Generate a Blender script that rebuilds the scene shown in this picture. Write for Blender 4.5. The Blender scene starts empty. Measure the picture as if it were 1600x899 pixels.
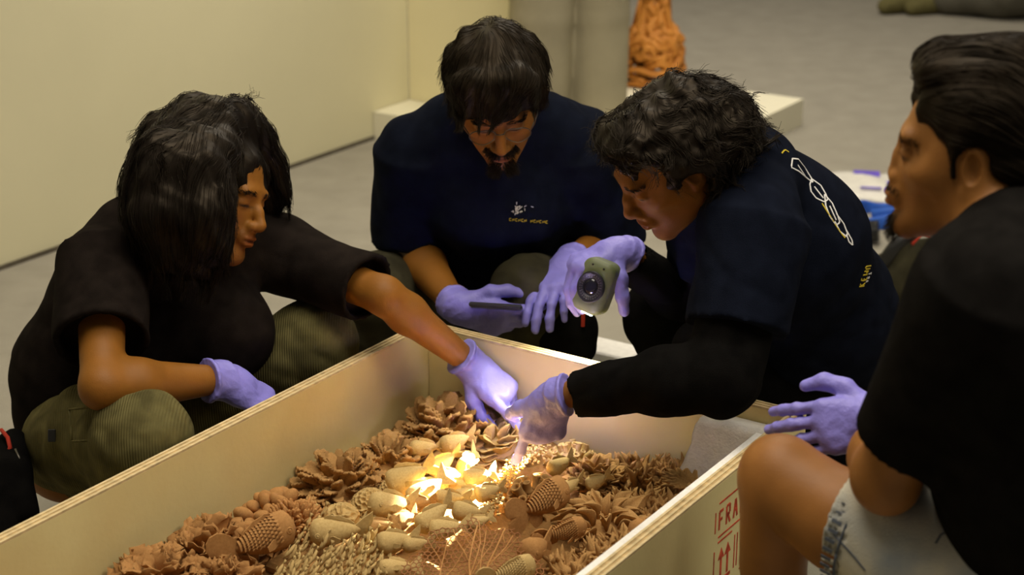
import bpy, math, random
import numpy as np
from mathutils import Vector, Matrix
rng = np.random.default_rng(7)
random.seed(7)
C = bpy.context.scene.collection
# ------------------------------------------------------------------ camera
CAM_H, PITCH, FPX, K = 1.70, math.radians(19.7), 2731.0, 1.19
cam = bpy.data.cameras.new('camera')
cam.sensor_width = 36.0
cam.lens = FPX / 1600 * 36
cam.clip_start = 0.05
cam.dof.use_dof = True
cam.dof.focus_distance = 3.08
cam.dof.aperture_fstop = 4.0
camo = bpy.data.objects.new('camera', cam)
camo.location = (0, 0, CAM_H)
camo.rotation_euler = (math.pi / 2 - PITCH, 0, 0)
C.objects.link(camo)
bpy.context.scene.camera = camo
# ------------------------------------------------------------------ world and lights
wd = bpy.data.worlds.new('world'); bpy.context.scene.world = wd
wd.use_nodes = True
wd.node_tree.nodes['Background'].inputs[0].default_value = (1.0, 0.90, 0.78, 1)
wd.node_tree.nodes['Background'].inputs[1].default_value = 0.085
def area(name, loc, target, size, power, col):
    l = bpy.data.lights.new(name, 'AREA'); l.shape = 'RECTANGLE'
    l.size, l.size_y = size; l.energy = power; l.color = col
    o = bpy.data.objects.new(name, l); o.location = loc
    o.rotation_euler = (Vector(target) - Vector(loc)).to_track_quat('-Z', 'Y').to_euler()
    C.objects.link(o); return o
WARM = (1.0, 0.90, 0.76)
area('ceiling_light', (-0.2, 3.3, 3.6), (-0.2, 3.3, 0), (1.2, 1.2), 20, WARM)
area('ceiling_light', (0.6, 7.2, 3.6), (0.6, 7.2, 0), (3.0, 2.2), 102, WARM)
area('ceiling_light', (-0.1, 2.45, 3.5), (0.0, 2.5, 0.3), (2.0, 2.0), 72, WARM)
area('ceiling_light', (1.7, 1.7, 3.3), (-0.45, 2.75, 0.35), (1.0, 1.0), 42, WARM)
area('track_light', (0.6, 5.3, 3.3), (-0.55, 6.6, 1.0), (0.6, 0.6), 46, (1.0, 0.91, 0.74))
vs = bpy.context.scene.view_settings
vs.view_transform = 'Standard'; vs.look = 'None'; vs.exposure = 0.0; vs.gamma = 1.0
vs.use_curve_mapping = False
# ------------------------------------------------------------------ helpers
_c, _s = math.cos(PITCH), math.sin(PITCH)
RIGHT, UPC, FWD = np.array([1., 0, 0]), np.array([0, _s, _c]), np.array([0, _c, -_s])
def W(px, py, d):                       # survey point: bearing of the photograph at a measured distance
    d = d * K
    x = (px - 800) / FPX * d; y = (449.5 - py) / FPX * d
    return np.array([x, d * _c + y * _s, CAM_H - d * _s + y * _c])
def WZ(px, py, z):                      # the same for a point of known height
    y = (449.5 - py) / FPX
    return W(px, py, (z - CAM_H) / (-_s + y * _c) / K)
def nrm(v):
    v = np.asarray(v, float); return v / (np.linalg.norm(v) + 1e-12)
def frame(y, z):                        # columns x, y, z from a forward axis and an up hint
    y = nrm(y); z = np.asarray(z, float); z = nrm(z - y * np.dot(y, z)); return np.stack([np.cross(y, z), y, z], 1)
def mesh_np(name, V, polys, smooth=True):
    me = bpy.data.meshes.new(name)
    V = np.asarray(V, np.float32)
    if isinstance(polys, np.ndarray):
        n, k = polys.shape
        me.vertices.add(len(V)); me.vertices.foreach_set('co', V.ravel())
        me.loops.add(n * k); me.loops.foreach_set('vertex_index', polys.astype(np.int32).ravel())
        me.polygons.add(n); me.polygons.foreach_set('loop_start', np.arange(0, n * k, k, dtype=np.int32))
        me.update(calc_edges=True)
    else:
        me.from_pydata(V.tolist(), [], polys); me.update()
    if smooth:
        me.polygons.foreach_set('use_smooth', np.ones(len(me.polygons), bool))
    me.validate()
    return me
def link(name, me, mat=None, parent=None, loc=None, label=None, category=None, group=None, kind=None):
    o = bpy.data.objects.new(name, me); C.objects.link(o)
    if me is not None and mat is not None and not me.materials: me.materials.append(mat)
    if parent is not None: o.parent = parent
    if loc is not None: o.location = loc
    for k, v in (('label', label), ('category', category), ('group', group), ('kind', kind)):
        if v: o[k] = v
    return o
def thing(name, label, category, loc=(0, 0, 0), group=None):
    return link(name, None, loc=loc, label=label, category=category, group=group)
class MB:                               # collects simple shapes into one mesh
    def __init__(s): s.v = []; s.f = []
    def add(s, v, f):
        n = len(s.v); s.v += [tuple(map(float, p)) for p in v]; s.f += [[i + n for i in q] for q in f]; return s
    def box(s, c, size, R=np.eye(3), bev=0.0):
        c = np.asarray(c, float); h = np.asarray(size, float) / 2; R = np.asarray(R)
        if bev <= 0:
            v = [c + R @ (h * np.array([x, y, z])) for x in (-1, 1) for y in (-1, 1) for z in (-1, 1)]
            return s.add(v, [[0, 1, 3, 2], [4, 6, 7, 5], [0, 4, 5, 1], [2, 3, 7, 6], [0, 2, 6, 4], [1, 5, 7, 3]])
        v = []; idx = {}
        for x in (-1, 1):
            for y in (-1, 1):
                for z in (-1, 1):
                    for a in range(3):
                        q = h - bev; q[a] = h[a]
                        idx[(x, y, z, a)] = len(v); v.append(c + R @ (q * np.array([x, y, z])))
        f = []
        for a in range(3):
            b, d = [(1, 2), (2, 0), (0, 1)][a]
            for sg in (-1, 1):
                def kx(sb, sd, ax):
                    t = [0, 0, 0]; t[a] = sg; t[b] = sb; t[d] = sd; return idx[(*t, ax)]
                q = [kx(-1, -1, a), kx(1, -1, a), kx(1, 1, a), kx(-1, 1, a)]
                f.append(q if sg > 0 else q[::-1])
        for a in range(3):                # edges along axis a
            b, d = [(1, 2), (2, 0), (0, 1)][a]
            for sb in (-1, 1):
                for sd in (-1, 1):
                    def ky(sa, ax):
                        t = [0, 0, 0]; t[a] = sa; t[b] = sb; t[d] = sd; return idx[(*t, ax)]
                    q = [ky(-1, b), ky(1, b), ky(1, d), ky(-1, d)]
                    f.append(q if sb * sd < 0 else q[::-1])
        for x in (-1, 1):
            for y in (-1, 1):
                for z in (-1, 1):
                    q = [idx[(x, y, z, 0)], idx[(x, y, z, 1)], idx[(x, y, z, 2)]]
                    f.append(q if x * y * z > 0 else q[::-1])
        return s.add(v, f)
    def tube(s, pts, rad, n=6, cap=True, flat=1.0, up=(0, 0, 1)):
        pts = [np.asarray(p, float) for p in pts]; m = len(pts)
        rad = [rad] * m if np.isscalar(rad) else list(rad)
        v = []; prev = None
        for i in range(m):
            t = nrm(pts[min(i + 1, m - 1)] - pts[max(i - 1, 0)])
            u = np.asarray(up, float) if prev is None else prev
            u = u - t * np.dot(u, t)
            if np.linalg.norm(u) < 1e-4: u = np.cross(t, [1, .3, .2])
            u = nrm(u); prev = u; b = np.cross(t, u)
            for k in range(n):
                a = 2 * math.pi * k / n
                v.append(pts[i] + rad[i] * (math.cos(a) * b + flat * math.sin(a) * u))
        f = [[i * n + k, i * n + (k + 1) % n, (i + 1) * n + (k + 1) % n, (i + 1) * n + k] for i in range(m - 1) for k in range(n)]
        if cap: f += [list(range(n))[::-1], [(m - 1) * n + k for k in range(n)]]
        return s.add(v, f)
    def lathe(s, prof, o=(0, 0, 0), R=np.eye(3), n=20, sx=1.0, sy=1.0):
        o = np.asarray(o, float); R = np.asarray(R); m = len(prof)
        v = [o + R @ np.array([r * sx * math.cos(2 * math.pi * k / n), r * sy * math.sin(2 * math.pi * k / n), z]) for r, z in prof for k in range(n)]
        f = [[i * n + k, i * n + (k + 1) % n, (i + 1) * n + (k + 1) % n, (i + 1) * n + k] for i in range(m - 1) for k in range(n)]
        f += [list(range(n))[::-1], [(m - 1) * n + k for k in range(n)]]
        return s.add(v, f)
    def mesh(s, name, smooth=False): return mesh_np(name, s.v, s.f, smooth)
def fib(n, seed=0, jit=0.0, zmin=-0.05):
    r = np.random.default_rng(seed); i = np.arange(n) + .5
    z = 1 - (1 - zmin) * i / n; a = i * 2.399963 + r.normal(0, jit, n)
    q = np.sqrt(np.clip(1 - z * z, 0, 1)); return np.stack([q * np.cos(a), q * np.sin(a), z], 1)
# ------------------------------------------------------------------ materials
def mat(name, col, rough=.8, spec=.3, var=.12, scale=30, bump=0.0, bscale=200, col2=None, sheen=0, sub=0, attr=None, metal=0.0, stretch=None, coords='Object', wave=0):
    m = bpy.data.materials.new(name); m.use_nodes = True; nt = m.node_tree; N = nt.nodes; L = nt.links
    b = N['Principled BSDF']; b.inputs['Roughness'].default_value = rough
    b.inputs['Specular IOR Level'].default_value = spec; b.inputs['Metallic'].default_value = metal
    if sheen: b.inputs['Sheen Weight'].default_value = sheen
    if sub:
        b.inputs['Subsurface Weight'].default_value = sub; b.inputs['Subsurface Radius'].default_value = (.008, .003, .0015); b.inputs['Subsurface Scale'].default_value = 1.0
    tc = N.new('ShaderNodeTexCoord'); src = tc.outputs[coords]
    if stretch:
        mp = N.new('ShaderNodeMapping'); mp.inputs['Scale'].default_value = stretch; L.new(src, mp.inputs['Vector']); src = mp.outputs[0]
    nz = N.new('ShaderNodeTexNoise'); nz.inputs['Scale'].default_value = scale; nz.inputs['Detail'].default_value = 5; L.new(src, nz.inputs['Vector'])
    cr = N.new('ShaderNodeValToRGB'); c2 = col2 or tuple(max(0, x * (1 - 2 * var)) for x in col); c1 = col if col2 else tuple(min(1, x * (1 + var)) for x in col)
    cr.color_ramp.elements[0].color = (*c2, 1); cr.color_ramp.elements[1].color = (*c1, 1)
    cr.color_ramp.elements[0].position = .3; cr.color_ramp.elements[1].position = .7
    L.new(nz.outputs['Fac'], cr.inputs[0]); out = cr.outputs[0]
    if attr:
        at = N.new('ShaderNodeAttribute'); at.attribute_name = attr
        mx = N.new('ShaderNodeMix'); mx.data_type = 'RGBA'; mx.blend_type = 'MULTIPLY'; mx.inputs[0].default_value = 1
        L.new(out, mx.inputs[6]); L.new(at.outputs['Color'], mx.inputs[7]); out = mx.outputs[2]
    L.new(out, b.inputs['Base Color'])
    if bump:
        n2 = N.new('ShaderNodeTexNoise'); n2.inputs['Scale'].default_value = bscale; n2.inputs['Detail'].default_value = 4; L.new(src, n2.inputs['Vector'])
        bp = N.new('ShaderNodeBump'); bp.inputs['Strength'].default_value = bump; bp.inputs['Distance'].default_value = .004
        hsrc = n2.outputs['Fac']
        if wave:
            wv = N.new('ShaderNodeTexWave'); wv.inputs['Scale'].default_value = wave / 6.28; wv.inputs['Distortion'].default_value = 2.5; wv.inputs['Detail'].default_value = 1; wv.inputs['Detail Scale'].default_value = .3; L.new(src, wv.inputs['Vector']); hsrc = wv.outputs['Fac']; bp.inputs['Distance'].default_value = .002
        L.new(hsrc, bp.inputs['Height']); L.new(bp.outputs[0], b.inputs['Normal'])
    return m
def emat(name, col, e):
    m = bpy.data.materials.new(name); m.use_nodes = True; b = m.node_tree.nodes['Principled BSDF']
    b.inputs['Base Color'].default_value = (*col, 1); b.inputs['Emission Color'].default_value = (*col, 1); b.inputs['Emission Strength'].default_value = e
    return m
M = dict(
    wall=mat('wall_paint', (.645, .60, .395), .85, .2, .03, 1.5, .05, 60),
    wall2=mat('wall_paint_far', (.80, .73, .46), .85, .2, .03, 1.5, .05, 60),
    carpet=mat('carpet', (.325, .302, .245), .95, .1, .05, 9, .8, 260),
    trim=mat('dark_baseboard', (.10, .085, .06), .9, .1),  # even dark colour of the thin baseboard strip
    plinth=mat('plinth_paint', (.80, .76, .58), .6, .3, .03, 3),
    foam=mat('white_foam', (.86, .84, .78), .9, .1, .04, 60, .35, 200),
    ply=mat('plywood', (.72, .58, .34), .6, .25, .12, 5, .1, 90, col2=(.62, .47, .25), stretch=(1, 1, 4)),
    ply_in=mat('plywood_inside', (.82, .74, .37), .7, .2, .1, 1.9, .1, 90, col2=(.60, .44, .18)),
    edge_l=mat('ply_edge_light', (.66, .52, .28), .7, .2, .12, 60),
    edge_d=mat('ply_edge_dark', (.52, .36, .16), .7, .2, .2, 60),
    red=mat('red_stencil', (.62, .10, .05), .8, .1, .25, 60),
    skin=mat('skin', (.25, .098, .012), .55, .25, .08, 14, .12, 420, sub=.05, attr='col'),
    skin_dark=mat('skin_deep', (.32, .132, .028), .5, .3, .10, 14, .12, 420, sub=.05, attr='col'),
    hair=mat('black_hair', (.008, .006, .0045), .50, .22, .3, 40),
    hair2=mat('brown_black_hair', (.014, .010, .006), .5, .13, .3, 40),
    tee=mat('washed_black_cotton', (.013, .0095, .0075), .92, .03, .2, 30, .5, 900, sheen=0),
    navy=mat('navy_cotton', (.0065, .0085, .016), .92, .03, .15, 30, .5, 900, sheen=0),
    black=mat('black_fleece', (.006, .0055, .005), .95, .03, .2, 30, .5, 900, sheen=0),
    black_tee=mat('black_cotton', (.009, .008, .007), .92, .03, .2, 30, .5, 900, sheen=0),
    olive=mat('olive_corduroy', (.125, .108, .040), .9, .08, .2, 25, .5, 700, wave=420),
    olive_dark=mat('dark_olive_canvas', (.045, .04, .02), .9, .15, .2, 25, .5, 700),
    trouser=mat('grey_green_trousers', (.33, .295, .20), .9, .15, .08, 6, .3, 300),
    glove=mat('violet_nitrile', (.26, .235, .70), .45, .40, .06, 30, .35, 130),
    denim=mat('pale_washed_denim', (.62, .575, .44), .9, .1, .1, 10, .5, 500, col2=(.30, .335, .355)),
    stitch=mat('denim_stitch', (.10, .115, .14), .9),
    clay=mat('terracotta', (.57, .335, .125), .88, .15, .14, 22, .5, 180, col2=(.44, .235, .078)),
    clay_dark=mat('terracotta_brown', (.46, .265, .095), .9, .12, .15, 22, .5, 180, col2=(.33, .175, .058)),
    clay_red=mat('terracotta_red', (.54, .285, .10), .88, .15, .14, 22, .5, 180, col2=(.43, .21, .068)),
    clay_pale=mat('terracotta_pale', (.66, .48, .20), .85, .18, .12, 22, .4, 180, col2=(.54, .36, .135)),
    clay_tan=mat('terracotta_tan', (.58, .42, .175), .88, .15, .12, 22, .4, 180, col2=(.46, .30, .11)),
    bed=mat('terracotta_bed_shade', (.30, .165, .058), .92, .1, .15, 22, .6, 180, col2=(.20, .10, .03)),  # darker clay: the shade of the deep gaps is put into this colour
    fan_red=mat('terracotta_deep_red', (.40, .185, .075), .88, .15, .12, 22, .4, 180, col2=(.31, .13, .05)),
    orange=mat('orange_ceramic', (.66, .28, .05), .6, .3, .25, 12, .3, 60, col2=(.42, .15, .02)),
    lamp_green=mat('olive_green_plastic', (.14, .165, .07), .5, .4, .05),
    dark_plastic=mat('black_plastic', (.012, .012, .011), .45, .45, .1),
    metal=mat('dark_metal', (.12, .11, .09), .35, .5, .1, metal=.7),
    glass=mat('lens_glass', (.01, .01, .012), .08, .6, .05),
    white=mat('white_print', (.75, .74, .70), .8, .15, .05),
    yellow=mat('yellow_print', (.62, .47, .04), .8, .15, .05),
    blue=mat('blue_strap', (.03, .12, .55), .6, .3, .1),
    bagw=mat('white_packaging', (.75, .73, .66), .4, .4, .05),
    violet=mat('violet_print', (.14, .09, .55), .6, .3, .1),
    redcloth=mat('red_webbing', (.45, .04, .02), .8, .2, .1),
    tan=mat('cream_plastic', (.62, .55, .36), .6, .3, .05),
    shoe=mat('olive_suede', (.13, .115, .045), .9, .15, .1),
    greycloth=mat('charcoal_cloth', (.105, .098, .075), .95, .1, .1, 10, .4, 300),
    bead=mat('bracelet_cord', (.18, .07, .03), .7),
    eye=mat('eye_white', (.55, .48, .38), .2, .5, .02),
    iris=mat('dark_iris', (.012, .007, .004), .15, .6, .02),
)

for k_ in ('hair', 'hair2'): M[k_].node_tree.nodes['Principled BSDF'].inputs['Specular Tint'].default_value = (1.0, .80, .55, 1)
# ------------------------------------------------------------------ setting
U2, V2 = np.array([.5500, .8352, 0]), np.array([.8352, -.5500, 0])   # along and across the crate, the wall and the plinth
Z3 = np.array([0, 0, 1.])
RB = np.stack([V2, U2, Z3], 1)
def slab(name, c, size, m, bev=0, **kw): return link(name, MB().box(c, size, RB, bev).mesh(name), m, **kw)
link('floor', MB().box((0, 6, -.05), (16, 16, .1)).mesh('floor'), M['carpet'], kind='structure')
w0 = WZ(100, 365.5, 0); wend = WZ(640, 197, 0)
Lw = 5.2
# left wall: a thick display partition that ends at the photograph's vertical line
wc = wend - U2 * Lw / 2 - V2 * .09
slab('wall_left', wc + Z3 * 1.6, (.18, Lw, 3.2), M['wall'], kind='structure')
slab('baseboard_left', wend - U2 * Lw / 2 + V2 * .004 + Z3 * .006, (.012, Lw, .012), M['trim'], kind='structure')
plL = WZ(583, 217, 0)
# return of the partition: a pillar in the corner, the plinth is notched round it
PW, PD = .50, .55
slab('wall_back', wend + V2 * (PW / 2 + .001) + U2 * (PD / 2 + .002) + Z3 * 1.6, (PW, PD, 3.2), M['wall2'], kind='structure')
PH = .106
pl = thing('plinth', 'low wide cream-white display plinth on the carpet, carrying the orange sculpture', 'plinth', plL)
dfront = float(np.dot(wend - plL, U2)); off = float(np.dot(wend - plL, V2))
out = [(.004, 0), (1.27, 0), (1.27, 1.08), (off + PW + .012, 1.08), (off + PW + .012, dfront - .004), (.004, dfront - .004)]
pm = MB(); n_ = len(out)
pm.add([V2 * a + U2 * b + Z3 * z for z in (0, PH) for a, b in out], [list(range(n_))[::-1], list(range(n_, 2 * n_))] + [[k, (k + 1) % n_, (k + 1) % n_ + n_, k + n_] for k in range(n_)])
link('body', pm.mesh('plinth_body'), M['plinth'], pl)
# ------------------------------------------------------------------ crate
RIM, T, CW, CL = .45, .024, .835, 2.5
A = WZ(664, 500, RIM); A[2] = 0
def cp(a, b, z): return A + V2 * a - U2 * b + Z3 * z     # a: across from the left outer face, b: back panel to the near end
crate = thing('packing_crate', 'open pale plywood packing crate full of terracotta pieces, people squatting round it', 'crate', A)
def cbox(name, a0, a1, b0, b1, z0, z1, m, parent=crate, bev=.001, **kw):
    c = cp((a0 + a1) / 2, (b0 + b1) / 2, (z0 + z1) / 2) - A
    return link(name, MB().box(c, (a1 - a0, b1 - b0, z1 - z0), RB, bev).mesh(name), m, parent, **kw)
def panel(a0, a1, b0, b1):
    p = cbox('panel', a0, a1, b0, b1, .0, RIM - .004, M['ply_in'])
    n = 5; thin = (a1 - a0) < (b1 - b0)       # the layered edge of the plywood: five veneers, seen from above
    for i in range(n):
        if thin: q = (a0 + (a1 - a0) * i / n, a0 + (a1 - a0) * (i + 1) / n, b0, b1)
        else: q = (a0, a1, b0 + (b1 - b0) * i / n, b0 + (b1 - b0) * (i + 1) / n)
        cbox('veneer_edge', *q, RIM - .004, RIM - (.0012 if i % 2 else 0), M['edge_d' if i % 2 else 'edge_l'], p, 0)
    return p
panel(0, T, 0, CL); panel(CW - T, CW, 0, CL); panel(T + .0005, CW - T - .0005, 0, T); panel(T + .0005, CW - T - .0005, CL - T, CL)
cbox('floor_panel', T, CW - T, T, CL - T, .02, .04, M['ply_in'])
for b in (.05, .3, .55):                        # screw heads on the corner and the right face
    link('screw', MB().lathe([(.004, 0), (.004, .0015), (.002, .002)], cp(CW, .03, RIM - b * .7 - .03) - A, np.stack([U2, Z3, V2], 1), 10).mesh('screw'), M['dark_plastic'], crate)
# red stencil on the right outer face: handling marks
def stencil(name, quads, parent=crate):
    mb = MB()
    for q in quads:
        v = [cp(CW + .0008, b, z) - A for b, z in q]; v += [cp(CW - .001, b, z) - A for b, z in q]
        n = len(q); mb.add(v, [list(range(n)), list(range(n, 2 * n))[::-1]] + [[i, (i + 1) % n, (i + 1) % n + n, i + n] for i in range(n)])
    return link(name, mb.mesh(name), M['red'], parent)
def bar(b0, z0, b1, z1, w):
    d = nrm([b1 - b0, z1 - z0]); n = np.array([-d[1], d[0]]) * w / 2
    return [(b0 + n[0], z0 + n[1]), (b1 + n[0], z1 + n[1]), (b1 - n[0], z1 - n[1]), (b0 - n[0], z0 - n[1])]
def rect(b0, z0, b1, z1, w=.004, gap=.012):
    o = []
    for (x0, y0, x1, y1) in ((b0, z0, b1, z0), (b0, z1, b1, z1), (b0, z0, b0, z1), (b1, z0, b1, z1)):
        d = nrm([x1 - x0, y1 - y0]) * gap; o.append(bar(x0 + d[0], y0 + d[1], x1 - d[0], y1 - d[1], w))
    return o
GL = {'F': [(0, 0, 0, 1), (0, 1, .7, 1), (0, .55, .55, .55)], 'R': [(0, 0, 0, 1), (0, 1, .6, 1), (.62, 1, .62, .55), (0, .52, .6, .52), (.25, .5, .7, 0)],
      'A': [(0, 0, .32, 1), (.38, 1, .7, 0), (.15, .4, .55, .4)], 'G': [(0, 0, 0, 1), (0, 1, .7, 1), (0, 0, .7, 0), (.7, 0, .7, .45), (.4, .45, .7, .45)],
      'I': [(.1, 0, .1, 1)], 'L': [(0, 0, 0, 1), (0, 0, .6, 0)], 'E': [(0, 0, 0, 1), (0, 1, .65, 1), (0, .5, .5, .5), (0, 0, .65, 0)]}
SB, SZ = .347, .410     # left edge (larger b is nearer the camera) and top of the marks
word = []
for i, ch in enumerate('FRAGILE'):
    for x0, y0, x1, y1 in GL[ch]:
        word.append(bar(SB - .014 - i * .026 - x0 * .019, SZ - .049 + y0 * .033, SB - .014 - i * .026 - x1 * .019, SZ - .049 + y1 * .033, .005))
stencil('fragile_mark', word + rect(SB, SZ - .062, SB - .2, SZ, .0028))
def arrow(b, z): return [bar(b, z, b, z + .038, .006), [(b + .011, z + .036), (b, z + .056), (b - .011, z + .036)][::-1]]
stencil('this_way_up_mark', rect(SB, SZ - .158, SB - .075, SZ - .072, .0028) + arrow(SB - .026, SZ - .142) + arrow(SB - .050, SZ - .142) + [bar(SB - .014, SZ - .148, SB - .062, SZ - .148, .006)])
glass_m = [[(SB - .105, SZ - .085), (SB - .145, SZ - .085), (SB - .135, SZ - .115), (SB - .115, SZ - .115)][::-1], bar(SB - .125, SZ - .115, SB - .125, SZ - .142, .006), bar(SB - .108, SZ - .145, SB - .142, SZ - .145, .006)]
stencil('fragile_glass_mark', rect(SB - .085, SZ - .158, SB - .165, SZ - .072, .0028) + glass_m)
stencil('keep_dry_mark', rect(SB, SZ - .255, SB - .075, SZ - .168, .0028) + [[(SB - .012, SZ - .215), (SB - .062, SZ - .215), (SB - .050, SZ - .190), (SB - .024, SZ - .190)], bar(SB - .037, SZ - .215, SB - .037, SZ - .245, .005)])
# white foam: liner along the right panel and a torn block in the far right corner
liner = link('foam_liner', MB().box(cp(CW - T - .009, .98, .24), (.016, 1.72, .412), RB, .002).mesh('foam_liner'), M['foam'], label='thin white foam sheet lining the right side of the crate', category='foam sheet')
def foam_block():
    nx, nz = 14, 12; v = []; f = []
    r = np.random.default_rng(3)
    for s_ in (0, 1):
        for i in range(nx + 1):
            for j in range(nz + 1):
                a, z = i / nx, j / nz
                jag = (.010 * r.random() if i == 0 else 0)
                v.append(cp(CW - T - .022 - .145 * (1 - a) - .03 * (1 - a) * (1 - z) + jag, T + .003 + (.030 if s_ else 0) + .055 * (1 - z) + .0015 * r.random() * s_, .21 + .21 * z - (.012 * r.random() if j == nz and a < .3 else 0)))
    n = (nx + 1) * (nz + 1); I = lambda s_, i, j: s_ * n + i * (nz + 1) + j
    for i in range(nx):
        for j in range(nz):
            f.append([I(0, i, j), I(0, i + 1, j), I(0, i + 1, j + 1), I(0, i, j + 1)][::-1]); f.append([I(1, i, j), I(1, i + 1, j), I(1, i + 1, j + 1), I(1, i, j + 1)])
    for i in range(nx):
        for j, fl in ((0, 1), (nz, -1)): f.append([I(0, i, j), I(0, i + 1, j), I(1, i + 1, j), I(1, i, j)][::fl])
    for j in range(nz):
        for i, fl in ((0, -1), (nx, 1)): f.append([I(0, i, j), I(0, i, j + 1), I(1, i, j + 1), I(1, i, j)][::-fl])
    return mesh_np('foam_block', v, f, True)
link('foam_block', foam_block(), M['foam'], label='white foam block with a torn edge standing in the far right corner of the crate', category='foam block')
# ------------------------------------------------------------------ implicit surfaces: sculpt on a grid, skin with surface nets
class Fld:
    def __init__(s, lo, hi, h):
        s.lo = np.asarray(lo, float); s.h = h; s.n = np.ceil((np.asarray(hi) - s.lo) / h).astype(int) + 1
        s.ax = [(s.lo[i] + h * np.arange(s.n[i])).astype(np.float32) for i in range(3)]
        s.f = np.full(s.n, .06, np.float32)
    def region(s, lo, hi):
        a = np.clip(np.floor((np.asarray(lo) - s.lo) / s.h).astype(int), 0, s.n); b = np.clip(np.ceil((np.asarray(hi) - s.lo) / s.h).astype(int) + 1, 0, s.n)
        if np.any(b <= a): return None
        sl = tuple(slice(a[i], b[i]) for i in range(3))
        return sl, s.ax[0][sl[0]][:, None, None], s.ax[1][sl[1]][None, :, None], s.ax[2][sl[2]][None, None, :]
    def put(s, sl, d, k, op):
        f = s.f[sl]
        if op == 's': d = -d
        if op == 'i' or op == 's':
            if k > 0:
                h = np.clip(k - np.abs(f - d), 0, None) / k; s.f[sl] = np.maximum(f, d) + h * h * k * .25
            else: s.f[sl] = np.maximum(f, d)
        else:
            if k > 0:
                h = np.clip(k - np.abs(f - d), 0, None) / k; s.f[sl] = np.minimum(f, d) - h * h * k * .25
            else: s.f[sl] = np.minimum(f, d)
        return s
    def cone(s, a, b, ra, rb=None, k=.015, op='u', flat=None, cap=False):
        rb = ra if rb is None else rb
        a = np.asarray(a, float); b = np.asarray(b, float); R = max(ra, rb) * (1 if flat is None else max(1, flat[1])) + k + 3 * s.h
        g = s.region(np.minimum(a, b) - R, np.maximum(a, b) + R)
        if g is None: return s
        sl, X, Y, Z = g; ba = b - a; L2 = float(ba @ ba) + 1e-12; L = math.sqrt(L2)
        x, y, z = X - np.float32(a[0]), Y - np.float32(a[1]), Z - np.float32(a[2])
        tr = (x * np.float32(ba[0]) + y * np.float32(ba[1]) + z * np.float32(ba[2])) / np.float32(L2)
        t = np.clip(tr, 0, 1); tt = tr if cap else t
        qx, qy, qz = x - tt * np.float32(ba[0]), y - tt * np.float32(ba[1]), z - tt * np.float32(ba[2])
        r = np.float32(ra) + t * np.float32(rb - ra)
        q2 = qx * qx + qy * qy + qz * qz
        if flat is not None:
            w = nrm(flat[0]); c = qx * np.float32(w[0]) + qy * np.float32(w[1]) + qz * np.float32(w[2])
            fl = flat[1]; q2 = q2 - c * c + c * c / np.float32(fl * fl)
            d = (np.sqrt(q2 + 1e-12) - r) * np.float32(min(1, .5 + .5 * fl))
        else: d = np.sqrt(q2 + 1e-12) - r
        if cap: d = np.maximum(d, np.maximum(-tr, tr - 1) * np.float32(L))
        return s.put(sl, d, k, op)
    def ell(s, c, r, R=None, k=.015, op='u'):
        c = np.asarray(c, float); r = np.asarray(r, float) if not np.isscalar(r) else np.array([r] * 3, float)
        Rm = np.eye(3) if R is None else np.asarray(R, float)
        ext = np.abs(Rm) @ r + k + 3 * s.h
        g = s.region(c - ext, c + ext)
        if g is None: return s
        sl, X, Y, Z = g; x, y, z = X - np.float32(c[0]), Y - np.float32(c[1]), Z - np.float32(c[2]); k0 = 0; k1 = 0
        for i in range(3):
            p = x * np.float32(Rm[0, i]) + y * np.float32(Rm[1, i]) + z * np.float32(Rm[2, i])
            k0 = k0 + (p / np.float32(r[i])) ** 2; k1 = k1 + (p / np.float32(r[i] ** 2)) ** 2
        k0 = np.sqrt(k0 + 1e-9); d = k0 * (k0 - 1) / (np.sqrt(k1) + 1e-6)
        return s.put(sl, np.maximum(d, -r.min()).astype(np.float32), k, op)
    def path(s, pts, rs, k=.015, op='u', flat=None):
        for i in range(len(pts) - 1): s.cone(pts[i], pts[i + 1], rs[i], rs[i + 1], k, op, flat)
        return s
    def cut(s, p, n, k=0.0):             # keep the side the normal points away from
        n = nrm(n); p = np.asarray(p, float)
        d = (s.ax[0][:, None, None] - np.float32(p[0])) * np.float32(n[0]) + (s.ax[1][None, :, None] - np.float32(p[1])) * np.float32(n[1]) + (s.ax[2][None, None, :] - np.float32(p[2])) * np.float32(n[2])
        return s.put((slice(None),) * 3, d, k, 'i')
    def disp(s, fn, band=.03):
        i = np.nonzero(np.abs(s.f) < band); P = np.stack([s.ax[a][i[a]] for a in range(3)], 1)
        s.f[i] += fn(P).astype(np.float32); return s
    def blur(s, n=1):
        f = s.f
        for _ in range(n):
            for a in range(3):
                g = f.copy(); sa = [slice(None)] * 3; sb = [slice(None)] * 3; sc = [slice(None)] * 3
                sa[a] = slice(0, -2); sb[a] = slice(1, -1); sc[a] = slice(2, None)
                g[tuple(sb)] = .25 * f[tuple(sa)] + .5 * f[tuple(sb)] + .25 * f[tuple(sc)]; f = g
        s.f = f; return s
    def sample(s, P):
        q = np.clip((P - s.lo) / s.h, 0, s.n - 1.001); i = q.astype(int); t = q - i; r = 0
        for dx in (0, 1):
            for dy in (0, 1):
                for dz in (0, 1):
                    w = (t[:, 0] if dx else 1 - t[:, 0]) * (t[:, 1] if dy else 1 - t[:, 1]) * (t[:, 2] if dz else 1 - t[:, 2])
                    r = r + w * s.f[i[:, 0] + dx, i[:, 1] + dy, i[:, 2] + dz]
        return r
    def grad(s, P):
        e = s.h; g = np.stack([s.sample(P + e * np.eye(3)[a]) - s.sample(P - e * np.eye(3)[a]) for a in range(3)], 1)
        return g / (np.linalg.norm(g, axis=1, keepdims=True) + 1e-9)
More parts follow.
